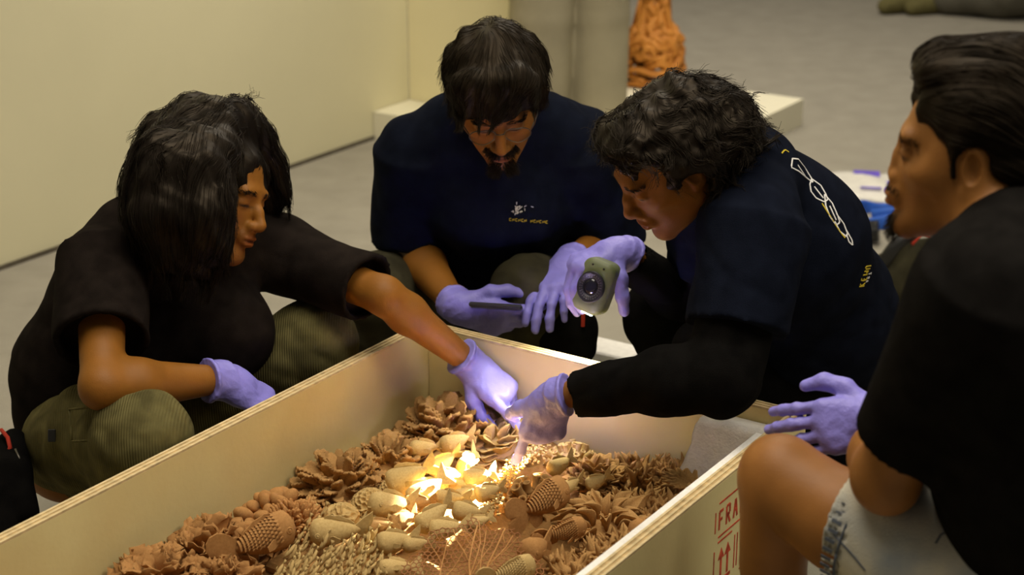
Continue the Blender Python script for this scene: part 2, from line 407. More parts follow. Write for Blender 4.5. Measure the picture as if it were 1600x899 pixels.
    def net(s):
        f = s.f.copy()
        for a in range(3):                 # close at the border
            i = [slice(None)] * 3; i[a] = 0; f[tuple(i)] = np.maximum(f[tuple(i)], 1e-3); i[a] = -1; f[tuple(i)] = np.maximum(f[tuple(i)], 1e-3)
        ins = f < 0
        c = np.zeros(np.array(f.shape) - 1, np.int8)
        for dx in (0, 1):
            for dy in (0, 1):
                for dz in (0, 1): c += ins[dx:f.shape[0] - 1 + dx, dy:f.shape[1] - 1 + dy, dz:f.shape[2] - 1 + dz]
        I = np.nonzero((c > 0) & (c < 8)); n = len(I[0])
        vid = np.full(c.shape, -1, np.int32); vid[I] = np.arange(n)
        cor = {}
        for dx in (0, 1):
            for dy in (0, 1):
                for dz in (0, 1): cor[dx, dy, dz] = f[I[0] + dx, I[1] + dy, I[2] + dz]
        P = np.zeros((n, 3), np.float32); cnt = np.zeros(n, np.float32)
        for a in range(3):
            for u in (0, 1):
                for v in (0, 1):
                    k0 = [u, v]; k0.insert(a, 0); k1 = list(k0); k1[a] = 1
                    f0, f1 = cor[tuple(k0)], cor[tuple(k1)]; m = (f0 < 0) != (f1 < 0)
                    t = np.where(m, f0 / np.where(m, f0 - f1, 1), 0)
                    p = np.zeros((n, 3), np.float32); p[:] = k0; p[:, a] = t
                    P += np.where(m[:, None], p, 0); cnt += m
        P = P / cnt[:, None] + np.stack(I, 1); V = P * s.h + s.lo
        Q = []
        for a in range(3):
            b, d = (a + 1) % 3, (a + 2) % 3
            sa = [slice(None)] * 3; sa[a] = slice(0, -1); sb = [slice(None)] * 3; sb[a] = slice(1, None)
            x = ins[tuple(sa)]; y = ins[tuple(sb)]; E = np.nonzero(x != y); fl = x[E]
            E = np.stack(E, 1); ok = (E[:, b] > 0) & (E[:, d] > 0) & (E[:, b] < f.shape[b] - 1) & (E[:, d] < f.shape[d] - 1); E = E[ok]; fl = fl[ok]
            def g(db, dd): e = E.copy(); e[:, b] -= db; e[:, d] -= dd; return vid[e[:, 0], e[:, 1], e[:, 2]]
            q = np.stack([g(1, 1), g(0, 1), g(0, 0), g(1, 0)], 1); q[~fl] = q[~fl][:, ::-1]; Q.append(q)
        return V, np.concatenate(Q)
def weld(parts):
    V, Q, o = [], [], 0
    for v, q in parts: V.append(v); Q.append(q + o); o += len(v)
    return np.concatenate(V), np.concatenate(Q)
def noise3(P, sc, seed=0, n=4):           # smooth pseudo noise, about -1..1
    r = np.random.default_rng(seed); o = 0
    for _ in range(n):
        k = r.normal(size=3); k = k / np.linalg.norm(k) * sc * r.uniform(.7, 1.4); ph = r.uniform(0, 6.28, 2); k2 = r.normal(size=3) * sc * .5
        o = o + np.sin(P @ k + ph[0] + 1.3 * np.sin(P @ k2 + ph[1]))
    return o / n * 1.4
def folds(amp, sc, seed, dirn=None, stretch=.25):
    def fn(P):
        q = P
        if dirn is not None:
            d = nrm(dirn); q = P - np.outer(P @ d, d) * (1 - stretch)
        a = noise3(q, sc, seed); return amp * (1 - 2 * np.abs(a)) * .6 + amp * .5 * noise3(q, sc * .45, seed + 1)
    return fn
def set_col(me, col):
    a = me.attributes.new('col', 'FLOAT_COLOR', 'POINT'); c = np.ones((len(col), 4), np.float32); c[:, :3] = col; a.data.foreach_set('color', c.ravel())
def tubes(name, P, rad, m, parent, n=3, kind='stuff', label=None):   # P: strands x points x 3, rad: strands x points
    S, N, _ = P.shape
    T_ = np.gradient(P, axis=1); T_ /= np.linalg.norm(T_, axis=2, keepdims=True) + 1e-9
    h = np.random.default_rng(1).normal(size=(S, 1, 3)); u = h - T_ * (h * T_).sum(2, keepdims=True); u /= np.linalg.norm(u, axis=2, keepdims=True) + 1e-9
    b = np.cross(T_, u); V = np.stack([P + rad[..., None] * (math.cos(2 * math.pi * k / n) * u + math.sin(2 * math.pi * k / n) * b) for k in range(n)], 2)
    idx = np.arange(S * N * n).reshape(S, N, n); k1 = np.roll(idx, -1, 2)
    Q = np.stack([idx[:, :-1], k1[:, :-1], k1[:, 1:], idx[:, 1:]], -1).reshape(-1, 4)
    return link(name, mesh_np(name, V.reshape(-1, 3), Q), m, parent, kind=kind, label=label)
def clear_face(P, rad, o, R, ylim, zlim, ear=0):       # strands end where the face begins
    for i in range(1, P.shape[1]):
        L = (P[:, i] - o) @ R; bad = (L[:, 1] > ylim) & (L[:, 2] < zlim(L[:, 0])); bad |= (np.abs(L[:, 0]) > .062) & (((L[:, 1] + .006) / .026) ** 2 + ((L[:, 2] + .008) / .036) ** 2 < ear)
        P[bad, i] = P[bad, i - 1] + 1e-5; rad[bad, i:] = .00004
    return P, rad
def grow(F, roots, flow, N=12, step=.01, off=.002, wave=.0, wsc=60, stick=1.0, seed=0, free=.35, lift=.0, r0=.0006, grav=0.0):
    r = np.random.default_rng(seed); S = len(roots); P = np.zeros((S, N, 3)); p = roots.copy(); P[:, 0] = p
    offs = off * r.uniform(-.6, 1.6, S); ph = r.uniform(0, 6.28, S); st = step * r.uniform(.7, 1.25, S)
    for i in range(1, N):
        g = F.grad(p); d = F.sample(p); fl = flow(p)
        fl = fl + wave * np.stack([noise3(p + ph[:, None] * .004, wsc, seed + 5 + a) for a in range(3)], 1)
        tfree = np.clip((i / N - (1 - free)) / max(free, 1e-3), 0, 1)
        nn = (fl * g).sum(1, keepdims=True); fl = fl - g * nn * (1 - .6 * tfree) - g * ((d - offs - lift * tfree)[:, None] / step) * .5 * stick * (1 - tfree)
        fl[:, 2] -= grav * tfree
        fl /= np.linalg.norm(fl, axis=1, keepdims=True) + 1e-9
        p = p + fl * st[:, None]; P[:, i] = p
    rad = r0 * r.uniform(.7, 1.4, S)[:, None] * np.linspace(1, .25, N)[None] ** .7
    return P, rad
# ------------------------------------------------------------------ people
def head_sdf(F, o, R, s=1.0, jaw=1.0, nose=1.0, ears=True, lids='down'):
    o = np.asarray(o, float)
    q = lambda x, y, z: o + R @ (np.array([x, y, z]) * s)
    S = lambda *r: tuple(v * s for v in r)
    F.ell(q(0, -.014, .035), S(.076, .096, .082), R, .01)
    F.ell(q(0, .026, -.028), S(.061, .066, .083), R, .03)
    for m in (-1, 1):
        F.cone(q(m * .050, -.004, -.058), q(m * .014, .066, -.100), .021 * s * jaw, .017 * s, .025)
        F.ell(q(m * .043, .055, -.022), S(.021, .019, .017), R, .02)
        F.ell(q(m * .060, .012, -.012), S(.014, .03, .035), R, .03)
    F.ell(q(0, .074, -.103), S(.019, .016, .015), R, .018)
    F.cone(q(-.034, .079, .019), q(.034, .079, .019), .011 * s, None, .016)
    for m in (-1, 1):
        F.ell(q(m * .031, .102, -.001), S(.019, .017, .013), R, .014, 's')
    F.path([q(0, .085, .008), q(0, .085 + .013 * nose, -.012), q(0, .085 + .025 * nose, -.034)], [.0075 * s, .0085 * s, .0110 * s], .010)
    F.ell(q(0, .085 + .020 * nose, -.039), S(.012, .010, .0085), R, .006)
    for m in (-1, 1):
        F.ell(q(m * .0125, .085 + .012 * nose, -.039), S(.008, .011, .0085), R, .006)
        F.ell(q(m * .0065, .085 + .018 * nose, -.0475), S(.0035, .005, .003), R, .002, 's')
    F.ell(q(0, .088, -.062), S(.026, .012, .017), R, .014)
    F.ell(q(0, .0975, -.0625), S(.021, .0075, .0055), R, .004)
    F.ell(q(0, .0955, -.0735), S(.018, .008, .0065), R, .004)
    F.cone(q(-.021, .1015, -.068), q(.021, .1015, -.068), .0018 * s, None, .003, 's')
    for m in (-1, 1):
        F.ell(q(m * .031, .0745, -.001), S(.0155, .0135, .0125), R, .005)      # eyeball under the lids
        if lids: F.cone(q(m * .042, .084, -.0055), q(m * .020, .0875, -.0055), .0014 * s, None, .002, 's')
    if ears:
        for m in (-1, 1):
            Re = R @ np.array(Matrix.Rotation(m * -.35, 3, 'Z')) @ np.array(Matrix.Rotation(-.15, 3, 'X'))
            F.ell(q(m * .079, -.012, -.004), S(.0085, .0195, .0325), Re, .006)
            F.ell(q(m * .0865, -.006, .000), S(.006, .0115, .021), Re, .004, 's')
            F.ell(q(m * .077, -.004, -.030), S(.007, .009, .010), Re, .006)
    return q
def head_cols(V, o, R, base, blobs, s=1.0):
    L = (V - o) @ R / s
    col = np.ones((len(V), 3)) * base
    def blob(c, r, rgb, k=1.0):
        d = ((L - np.array(c)) / np.array(r)) ** 2; w = np.clip(np.exp(-d.sum(1) * 1.2) * 1.6, 0, 1)[:, None] * k
        col[:] = col * (1 - w) + col * np.array(rgb) * w
    blob((0, .1, -.0625), (.024, .014, .008), (.80, .58, .55), .8); blob((0, .1, -.0735), (.021, .014, .008), (.88, .62, .58), .8)
    blob((0, .104, -.068), (.024, .01, .0022), (.35, .25, .25), .9)
    for m in (-1, 1):
        blob((m * .031, .086, -.0060), (.017, .02, .0028), (.08, .06, .06), 1.0)
        blob((m * .031, .09, .006), (.02, .02, .012), (.72, .62, .6), .5)
    for b in blobs: blob(*b)
    return col
def grid_for(pts, pad, h):
    P = np.array(pts); return Fld(P.min(0) - pad, P.max(0) + pad, h)
# ---- gloved hands: a palm, four unequal fingers bent at three knuckles, a thumb from the side of the palm
FING = [(.0285, .086, (.040, .025, .020), .0092), (.0090, .091, (.044, .028, .021), .0094), (-.0110, .086, (.041, .026, .020), .0090), (-.0295, .077, (.032, .020, .018), .0080)]
def hand(F, o, R, side, curls, spread=(0, 0, 0, 0), thumb=None, s=1.0, cuff=.06, arm=None):
    m = -1 if side == 'right' else 1
    q = lambda x, y, z: np.asarray(o) + R @ (np.array([m * x, y, z]) * s)
    zax = R[:, 2]
    for i, (x, y, Ls, r) in enumerate(FING):
        F.cone(q(x * .62, .012, -.002), q(x, y, 0), .0165 * s, .0125 * s, .014, flat=(zax, .95))
    F.cone(q(.0, .03, -.006), q(0, .065, -.004), .030 * s, .034 * s, .016, flat=(zax, .42))
    tips = []
    for i, (x, y, Ls, r) in enumerate(FING):
        p = np.array([x, y, -.001]); a = 0; fi = spread[i]; pts = [q(*p)]; rs = [r * 1.12 * s]
        for j in range(3):
            a += math.radians(curls[i][j])
            p = p + Ls[j] * np.array([math.sin(fi) * math.cos(a), math.cos(fi) * math.cos(a), -math.sin(a)])
            pts.append(q(*p)); rs.append(r * (1.02, .95, .82)[j] * s)
        F.path(pts, rs, .0035); tips.append(pts)
    th = thumb or [(.75, .62, -.2), (.45, .88, -.15), (.3, .95, -.1)]
    p = np.array([.020, .022, -.008]); pts = [q(*p)]; rs = [.0175 * s]
    for d, L, r in zip(th, (.043, .033, .027), (.0140, .0118, .0092)):
        p = p + nrm(d) * L; pts.append(q(*p)); rs.append(r * s)
    F.path(pts, rs, .007)
    if arm is not None:                # wrist and cuff along the forearm
        a = nrm(np.asarray(arm) - np.asarray(o)); w = R[:, 2] - a * np.dot(R[:, 2], a)
        F.cone(q(0, .02, -.003), np.asarray(o) + a * cuff * .3, .031 * s, .032 * s, .02, flat=(w, .9))
        F.cone(np.asarray(o) - a * .0, np.asarray(o) + a * cuff, .0325 * s, .0375 * s, .008, flat=(w, .95), cap=True)
        F.cone(np.asarray(o) + a * (cuff - .006), np.asarray(o) + a * cuff, .0390 * s, .0393 * s, .003, flat=(w, .95), cap=True)
    return pts, tips
def glove(parent, o, R, side, curls, arm, seed=0, s=1.0, h=.0024, wr=.0011, lab=None, **kw):
    o = np.asarray(o, float); F = Fld(o - .2 * s, o + .2 * s, h)
    tp = hand(F, o, R, side, curls, s=s, arm=arm, **kw)
    F.disp(lambda P: wr * (np.abs(noise3(P, 150, seed, 3)) - .5) + wr * .8 * noise3(P @ R * np.array([.4, 1.6, 1]), 75, seed + 3), .012)
    V, Q = F.net(); link('glove', mesh_np('glove', V, Q), M['glove'], parent, label=lab)
    return tp
def hair_obj(parent, F, m, name='hair'):
    V, Q = F.net(); o = link(name, mesh_np(name, V, Q), m, parent); return o, V
def limb(F, a, b, c, ra, rb, rc, bulge=1.12, k=.02, flat=None):
    a, b, c = map(np.asarray, (a, b, c)); m = b + (c - b) * .3
    F.path([a, b], [ra, rb], k); F.path([b, m, c], [rb, rb * bulge, rc], k, flat=flat)
# ============ person 1: long black hair, washed black tee, olive cargo trousers, reaching into the crate
def person_one():
    t = thing('person', 'person with long wavy black hair and black T-shirt squatting left of the crate', 'person', (0, 0, 0))
    j = dict(pel=W(112, 700, 2.90), waist=W(125, 600, 2.86), chest=W(225, 470, 2.84), neck=W(292, 395, 2.80),
             rs=W(158, 405, 2.68), re=W(160, 605, 2.52), rw=W(348, 593, 2.66), ls=W(430, 395, 2.90), le=W(600, 462, 2.77), lw=W(727, 562, 2.86),
             rk=W(222, 682, 2.54), rh=W(120, 690, 2.78), ra=W(150, 800, 2.72), lk=W(492, 535, 2.87), lh=W(230, 660, 2.98), la=W(400, 740, 2.95))
    ho = W(336, 300, 2.74); f = nrm(.93 * RIGHT - .10 * FWD - .30 * UPC - .22 * FWD); HR = frame(f, UPC * .95 + RIGHT * .28 - FWD * .05)
    skin = []
    F = grid_for([ho], .17, .0026); q = head_sdf(F, ho, HR, 1.0)
    F.cone(q(0, -.03, -.05), j['neck'], .056, .064, .03)
    skin.append(F.net())
    F = grid_for([j[k] for k in ('pel', 'rs', 're', 'rw', 'ls', 'le', 'lw', 'neck')], .12, .0058)
    F.path([j['pel'], j['waist'], j['chest'], j['neck']], [.11, .11, .12, .055], .04)
    F.path([j['rs'], j['chest'], j['ls']], [.055, .09, .055], .03)
    limb(F, j['rs'], j['re'], j['rw'] + (j['re'] - j['rw']) * .08, .046, .037, .0265, 1.2); limb(F, j['ls'], j['le'], j['lw'] + (j['le'] - j['lw']) * .08, .046, .035, .0255, 1.05)
    skin.append(F.net()); V, Q = weld(skin)
    me = mesh_np('body', V, Q); set_col(me, head_cols(V, ho, HR, (1, 1, 1), [((0, .08, -.055), (.035, .05, .012), (.5, .45, .42), .5), ((0, .07, -.1), (.03, .04, .02), (.5, .45, .42), .5)]))
    link('body', me, M['skin'], t)
    # T-shirt
    F = grid_for([j[k] for k in ('pel', 'rs', 're', 'ls', 'le', 'neck')], .2, .0058)
    F.path([W(112, 655, 2.88), W(140, 590, 2.86), j['chest'] - RIGHT * .01, W(285, 420, 2.82)], [.108, .140, .152, .095], .06)
    F.path([j['rs'] + UPC * -.005, W(215, 385, 2.76), W(300, 395, 2.82), W(370, 385, 2.87), j['ls']], [.072, .085, .075, .075, .074], .04)
    F.cone(j['chest'], W(350, 520, 2.80), .14, .10, .06)      # cloth hanging over the lap
    hr = j['rs'] + (j['re'] - j['rs']) * .66; hl = j['ls'] + (j['le'] - j['ls']) * .86
    F.cone(j['rs'], hr, .080, .084, .03, cap=True); F.cone(j['ls'], hl, .074, .070, .03, cap=True)
    ur, ul = nrm(j['re'] - j['rs']), nrm(j['le'] - j['ls'])
    F.disp(folds(.0055, 26, 11, UPC, .35), .03)
    F.disp(folds(.0025, 44, 12, ul, .5), .03)
    F.cone(hr - ur * .03, hr + ur * .03, .070, .074, .0, 's', cap=True); F.cone(hl - ul * .03, hl + ul * .03, .056, .056, .0, 's', cap=True)
    F.ell(j['neck'] + HR[:, 1] * .012 + UPC * .035, (.072, .066, .05), frame(nrm(HR[:, 1]), nrm(ho - j['neck'])), .008, 's')
    V, Q = F.net(); link('t_shirt', mesh_np('t_shirt', V, Q), M['tee'], t)
    # trousers
    F = grid_for([j['pel'], j['rk'], j['lk'], j['ra'], j['la'], (j['ra'][0], j['ra'][1], .05), (j['la'][0], j['la'][1], .05)], .14, .006)
    ra = np.array([j['rk'][0] - .10, j['rk'][1] + .10, .07]); la = np.array([j['lk'][0] - .10, j['lk'][1] + .07, .07])
    F.ell(j['pel'] + RIGHT * .03, (.11, .12, .10), None, .03)
    F.path([j['rh'], j['rk'], ra], [.105, .082, .066], .02); F.path([j['lh'], j['lk'], la], [.105, .080, .066], .02)
    F.ell(W(120, 660, 2.66), (.07, .05, .075), HR, .02)       # cargo pocket
    F.disp(folds(.0055, 26, 21, nrm(j['rk'] - j['rh']), 1.8), .03); F.disp(folds(.0022, 60, 22), .02)
    V, Q = F.net(); tr = link('trousers', mesh_np('trousers', V, Q), M['olive'], t)
    pocket = MB(); pc = W(398, 500, 2.86)
    Rp = frame(nrm(W(460, 478, 2.86) - W(330, 520, 2.93)), UPC)
    tag = MB().box(W(81, 681, 2.60), (.004, .014, .022), frame(-FWD, UPC)[:, [1, 0, 2]], .001); link('pocket_tag', tag.mesh('pocket_tag'), M['dark_plastic'], tr, label='small black woven tag')
    # cargo pocket flap with a seam, a seam over the knee, and the black cloth bag hanging at the hip
    fl = MB(); a0, a1, b0, b1 = W(108, 640, 2.575), W(178, 632, 2.52), W(112, 690, 2.555), W(182, 684, 2.495)
    g5 = [[a0 * (1 - u) * (1 - v) + a1 * u * (1 - v) + b0 * (1 - u) * v + b1 * u * v - FWD * .014 * math.sin(math.pi * u) for v in np.linspace(0, 1, 5)] for u in np.linspace(0, 1, 7)]
    for k in (0, 6): fl.tube(g5[k], .0022, 5)
    for k in (0, 4): fl.tube([r_[k] for r_ in g5], .0022, 5)
    link('pocket_seam', fl.mesh('pocket_seam', True), M['olive'], tr)
    F = grid_for([W(8, 700, 2.70), W(45, 800, 2.62), W(10, 830, 2.60)], .07, .005)
    F.path([W(18, 690, 2.74), W(22, 740, 2.68), W(45, 800, 2.64)], [.022, .032, .022], .02); F.path([W(14, 700, 2.74), W(5, 770, 2.66), W(8, 850, 2.62)], [.02, .03, .026], .02)
    F.disp(folds(.006, 50, 25, UPC, .3), .03); V, Q = F.net(); bg = link('waist_cloth', mesh_np('waist_cloth', V, Q), M['black'], t, label='black cloth hanging from the belt')
    link('clip', MB().tube([W(2, 672, 2.72), W(12, 684, 2.70), W(16, 700, 2.69), W(8, 712, 2.69)], .004, 6).mesh('clip', True), M['redcloth'], bg, label='red belt clip')
    link('key_ring', MB().tube([W(24, 702, 2.68), W(30, 716, 2.67), W(34, 730, 2.67), W(30, 738, 2.67)], .0022, 6).mesh('key_ring', True), M['metal'], bg)
    # shoes, tucked behind the crate
    for a, d in ((ra, j['rk'] - j['rh']), (la, j['lk'] - j['lh'])):
        d = np.array([d[0], d[1], 0]); F = grid_for([a, a + nrm(d) * .2], .1, .006)
        F.cone(a + Z3 * -.03, a + nrm(d) * .13 - Z3 * .035, .045, .036, .03); F.cone(a + Z3 * .03, a - Z3 * .03, .05, .048, .02); F.cut((0, 0, .004), (0, 0, -1))
        V, Q = F.net(); link('shoe', mesh_np('shoe', V, Q), M['dark_plastic'], t)
    # gloves
    glove(t, j['rw'] + nrm(j['rw'] - j['re']) * .012, frame(nrm(W(420, 640, 2.70) - j['rw']), nrm(-FWD * .6 + UPC * .8 + RIGHT * .2)), 'right', [(38, 42, 25), (42, 45, 28), (45, 48, 28), (46, 48, 28)], j['re'], 4, 1.04, cuff=.045,
          thumb=[(.5, .8, -.5), (.1, .9, -.5), (0, .9, -.5)])
    glove(t, j['lw'] + nrm(j['lw'] - j['le']) * .022, frame(nrm(W(812, 640, 2.80) - j['lw']), nrm(-FWD * .75 + UPC * .7 + RIGHT * .3)), 'left', [(6, 6, 4), (42, 38, 20), (54, 44, 24), (60, 46, 26)], j['le'], 5, 1.03, cuff=.035,
          spread=(-.06, .02, .08, .12), thumb=[(.5, .8, -.5), (.1, .95, -.4), (-.2, .95, -.3)])
    # hair: a full cap and locks falling over the near cheek, behind it to the collar and past the far cheek
    F = grid_for([ho + UPC * .08, W(250, 420, 2.72), W(455, 300, 2.8)], .17, .0038)
    F.ell(q(0, -.022, .040), (.092, .110, .084), HR, .02)
    F.ell(q(0, -.058, .005), (.100, .080, .10), HR, .04)
    C_ = lambda *a: F.path([W(*x[:3]) for x in a], [x[3] for x in a], .03)
    C_((305, 190, 2.70, .05), (258, 260, 2.62, .058), (252, 330, 2.62, .058), (275, 385, 2.63, .045), (320, 420, 2.66, .02))
    C_((330, 190, 2.68, .04), (310, 265, 2.62, .052), (312, 335, 2.61, .048), (328, 372, 2.62, .030), (344, 405, 2.64, .010))
    C_((345, 188, 2.69, .035), (338, 240, 2.645, .030), (346, 300, 2.64, .020), (356, 340, 2.645, .008))
    C_((262, 220, 2.72, .055), (240, 290, 2.74, .052), (232, 340, 2.76, .042), (250, 390, 2.78, .04))
    C_((372, 185, 2.74, .035), (402, 215, 2.79, .026), (428, 255, 2.82, .016), (440, 290, 2.83, .010), (450, 312, 2.83, .004))
    C_((382, 192, 2.77, .03), (410, 250, 2.84, .024), (424, 310, 2.87, .018), (422, 345, 2.87, .008))
    F.cone(q(0, .0, .115), q(0, -.02, .10), .02, .03, .05)
    # the face stays clear
    F.path([q(-.004, .098, .078), q(.0, .106, .050), q(.004, .122, .0), q(.012, .130, -.03), q(.026, .118, -.095)], [.026, .036, .038, .040, .042], .02, 's')
    crown = q(0, -.02, .13); Hz = HR[:, 2]
    def flow(P):
        d = P - crown; d /= np.linalg.norm(d, axis=1, keepdims=True) + 1e-6
        return d * .7 + np.array([0, 0, -1.0]) * np.clip((crown[2] - P[:, 2:3]) * 9, .0, 1.2)
    F.disp(lambda P: .0035 * noise3(np.stack([P[:, 0], P[:, 1], P[:, 2] * .22], 1), 190, 31, 5) + .004 * noise3(np.stack([P[:, 0], P[:, 1], P[:, 2] * .45], 1), 70, 33), .02)
    _, V = hair_obj(t, F, M['hair'])
    r = np.random.default_rng(5); roots = V[r.choice(len(V), 2600)] + 0.0
    P, rad = grow(F, roots, flow, 16, .0105, .003, .48, 42, 1.0, 6, .30, .008, .00055, .5); P, rad = clear_face(P, rad, ho, HR, .080, lambda x: np.where(np.abs(x) < .045, .088 - .35 * np.abs(x), -1))
    tubes('hair_strands', P, rad, M['hair'], t)
    brows(t, skin[0][0], ho, HR, M['hair'])
    return t
def shoe_at(t, a, d, m='dark_plastic'):
    d = nrm([d[0], d[1], 0]); a = np.array([a[0], a[1], .07]); F = grid_for([a, a + d * .2], .1, .006)
    F.cone(a - Z3 * .03, a + d * .13 - Z3 * .035, .045, .036, .03); F.cone(a + Z3 * .03, a - Z3 * .03, .05, .048, .02); F.cut((0, 0, .004), (0, 0, -1))
    V, Q = F.net(); link('shoe', mesh_np('shoe', V, Q), M[m], t)
def beard(t, F_skin_V, o, R, spec, m, name, N=5, step=.0032, r0=.0005, seed=0, n=260):
    L = (F_skin_V - o) @ R; r = np.random.default_rng(seed)
    ok = np.nonzero(spec(L))[0]
    if len(ok) == 0: return
    i = r.choice(ok, n); p = L[i] + r.normal(0, .0009, (n, 3)); P = np.zeros((n, N, 3)); P[:, 0] = p
    d0 = np.stack([np.sign(L[i, 0]) * .6 + r.normal(0, .25, n), .45 + r.normal(0, .2, n), -.8 + r.normal(0, .2, n)], 1)
    for k in range(1, N): P[:, k] = P[:, k - 1] + step * d0 / np.linalg.norm(d0, axis=1, keepdims=True)
    tubes(name, P @ R.T + o, r0 * np.linspace(1, .4, N)[None] * np.ones((n, 1)), m, t)
def brows(t, V, o, R, m, tilt=0.0):
    L = (V - o) @ R; r = np.random.default_rng(3); ok = np.nonzero((np.abs(np.abs(L[:, 0]) - .032) < .019) & (np.abs(L[:, 2] - .0185 + .12 * np.clip(np.abs(L[:, 0]) - .035, 0, 1)) < .0042) & (L[:, 1] > .05))[0]
    if len(ok) == 0: return
    n = 240; i = r.choice(ok, n); P = np.zeros((n, 4, 3)); P[:, 0] = L[i]
    d = np.stack([np.sign(L[i, 0]) * .9, -.25 + 0 * L[i, 0], .25 + r.normal(0, .15, n)], 1)
    for k in range(1, 4): P[:, k] = P[:, k - 1] + .003 * d + np.array([0, .0004, 0])
    tubes('eyebrow', P @ R.T + o, .00055 * np.linspace(1, .4, 4)[None] * np.ones((n, 1)), m, t)
# ============ person 2: glasses and goatee, navy tee, looking down at a phone
def person_two():
    t = thing('person', 'person in glasses and navy T-shirt behind the crate, looking down at a phone', 'person')
    j = dict(pel=W(770, 450, 3.42), waist=W(775, 380, 3.32), chest=W(780, 290, 3.12), neck=W(778, 200, 3.04),
             rs=W(648, 235, 3.07), re=W(645, 392, 3.18), rw=W(716, 482, 2.985), ls=W(912, 232, 3.09), le=W(948, 385, 3.2), lw=W(889, 408, 3.03))
    th = math.radians(50); f = -math.cos(th) * FWD - math.sin(th) * UPC + .06 * RIGHT; ho = W(777, 154, 2.90); HR = frame(f, -math.sin(th) * FWD + math.cos(th) * UPC - .05 * RIGHT)
    F = grid_for([ho], .17, .0026); q = head_sdf(F, ho, HR); F.cone(q(0, -.03, -.05), j['neck'], .056, .066, .03); hv = F.net(); sk = [hv]
    F = grid_for([j[k] for k in j], .12, .006)
    F.path([j['pel'], j['waist'], j['chest'], j['neck']], [.11, .11, .11, .055], .04); F.path([j['rs'], j['chest'], j['ls']], [.05, .08, .05], .03)
    limb(F, j['rs'], j['re'], j['rw'] + (j['re'] - j['rw']) * .08, .048, .040, .0255); limb(F, j['ls'], j['le'], j['lw'] + (j['le'] - j['lw']) * .08, .048, .040, .0255)
    sk.append(F.net()); V, Q = weld(sk); me = mesh_np('body', V, Q); set_col(me, head_cols(V, ho, HR, (1, 1, 1), [((0, .09, -.055), (.034, .03, .007), (.35, .3, .3), .7), ((0, .075, -.1), (.026, .03, .018), (.35, .3, .3), .7)]))
    link('body', me, M['skin'], t)
    F = grid_for([j[k] for k in j], .2, .006)
    F.path([j['pel'], j['waist'], j['chest'], W(778, 225, 3.05)], [.175, .17, .15, .09], .06)
    F.path([j['rs'], W(715, 205, 3.05), W(778, 200, 3.06), W(845, 203, 3.06), j['ls']], [.082, .075, .07, .075, .082], .04)
    hr = j['rs'] + (j['re'] - j['rs']) * .86 - RIGHT * .006; hl = j['ls'] + (j['le'] - j['ls']) * .95
    F.cone(j['rs'], hr, .085, .082, .04, cap=True); F.cone(j['ls'], hl, .085, .084, .04, cap=True)
    F.disp(folds(.006, 24, 41, UPC, .4), .03); F.disp(folds(.003, 48, 42), .02)
    ur, ul = nrm(hr - j['rs']), nrm(hl - j['ls'])
    F.cone(hr - ur * .03, hr + ur * .03, .070, .072, 0, 's', cap=True); F.cone(hl - ul * .03, hl + ul * .03, .072, .074, 0, 's', cap=True)
    V, Q = F.net(); sh = link('t_shirt', mesh_np('t_shirt', V, Q), M['navy'], t)
    # trousers: olive knees up, shoes behind the crate
    F = grid_for([j['pel'], W(600, 440, 3.05), W(830, 445, 3.0), (0, 3.4, .03), (-.35, 3.5, .03)], .16, .0065)
    rk, lk = W(585, 455, 3.10), W(828, 458, 3.04)
    ra, la = np.array([rk[0] + .05, rk[1] + .16, .08]), np.array([lk[0] + .03, lk[1] + .12, .08])
    F.ell(j['pel'] - UPC * .05, (.18, .15, .13), None, .04)
    F.path([j['pel'] - RIGHT * .09, rk, ra], [.11, .080, .068], .025); F.path([j['pel'] + RIGHT * .09, lk, la], [.11, .078, .068], .025)
    F.disp(folds(.006, 34, 44), .03); V, Q = F.net(); link('trousers', mesh_np('trousers', V, Q), M['olive_dark'], t)
    shoe_at(t, ra, -FWD); shoe_at(t, la, -FWD)
    F = grid_for([W(860, 500, 3.05), W(905, 530, 3.03)], .1, .005); F.cone(W(862, 520, 3.05), W(903, 508, 3.03), .050, .040, .02); F.cone(W(900, 505, 3.03), W(906, 545, 3.03), .036, .034, .02); F.disp(folds(.005, 45, 47), .03)
    V, Q = F.net(); bg = link('sling_bag', mesh_np('sling_bag', V, Q), M['black'], t, label='small black bag with a red tab by the knee')
    link('red_tab', MB().box(W(911, 500, 2.99), (.008, .006, .03), np.eye(3), .001).mesh('red_tab'), M['redcloth'], bg)
    # gloves
    glove(t, j['rw'], frame(RIGHT * .97 - UPC * .25 - FWD * .10, -FWD * .75 - UPC * .55), 'right', [(16, 18, 12), (20, 20, 14), (26, 26, 16), (34, 32, 18)], j['re'], 14, 1.04, cuff=.03, spread=(-.02, 0, .02, .04),
          thumb=[(.60, .80, -.25), (.15, .97, -.35), (-.15, .97, -.3)])
    glove(t, j['lw'] - UPC * .004, frame(W(838, 478, 2.93) - j['lw'], -FWD * .55 + UPC * .75 - RIGHT * .25), 'left', [(14, 18, 12), (18, 20, 12), (24, 22, 14), (30, 26, 16)], j['le'], 15, 1.04, cuff=.03,
          spread=(.06, .01, -.03, -.06), thumb=[(1, .12, -.1), (.88, .45, -.25), (.5, .8, -.4)])
    # beaded cord on the right wrist
    u = nrm(j['rw'] - j['re']); Rw = frame(nrm(np.cross(u, UPC)), u); mb = MB()
    for k in range(22):
        a = 2 * math.pi * k / 22; c = j['rw'] - u * .036 + Rw @ np.array([math.cos(a) * .0345, math.sin(a) * .0345, 0]); mb.lathe([(.0005, -.0035), (.003, -.002), (.003, .002), (.0005, .0035)], c, np.eye(3), 6)
    link('bracelet', mb.mesh('bracelet', True), M['bead'], t, label='thin brown beaded wrist cord')
    # glasses
    G = lambda x, y, z: ho + HR @ np.array([x, y, z])
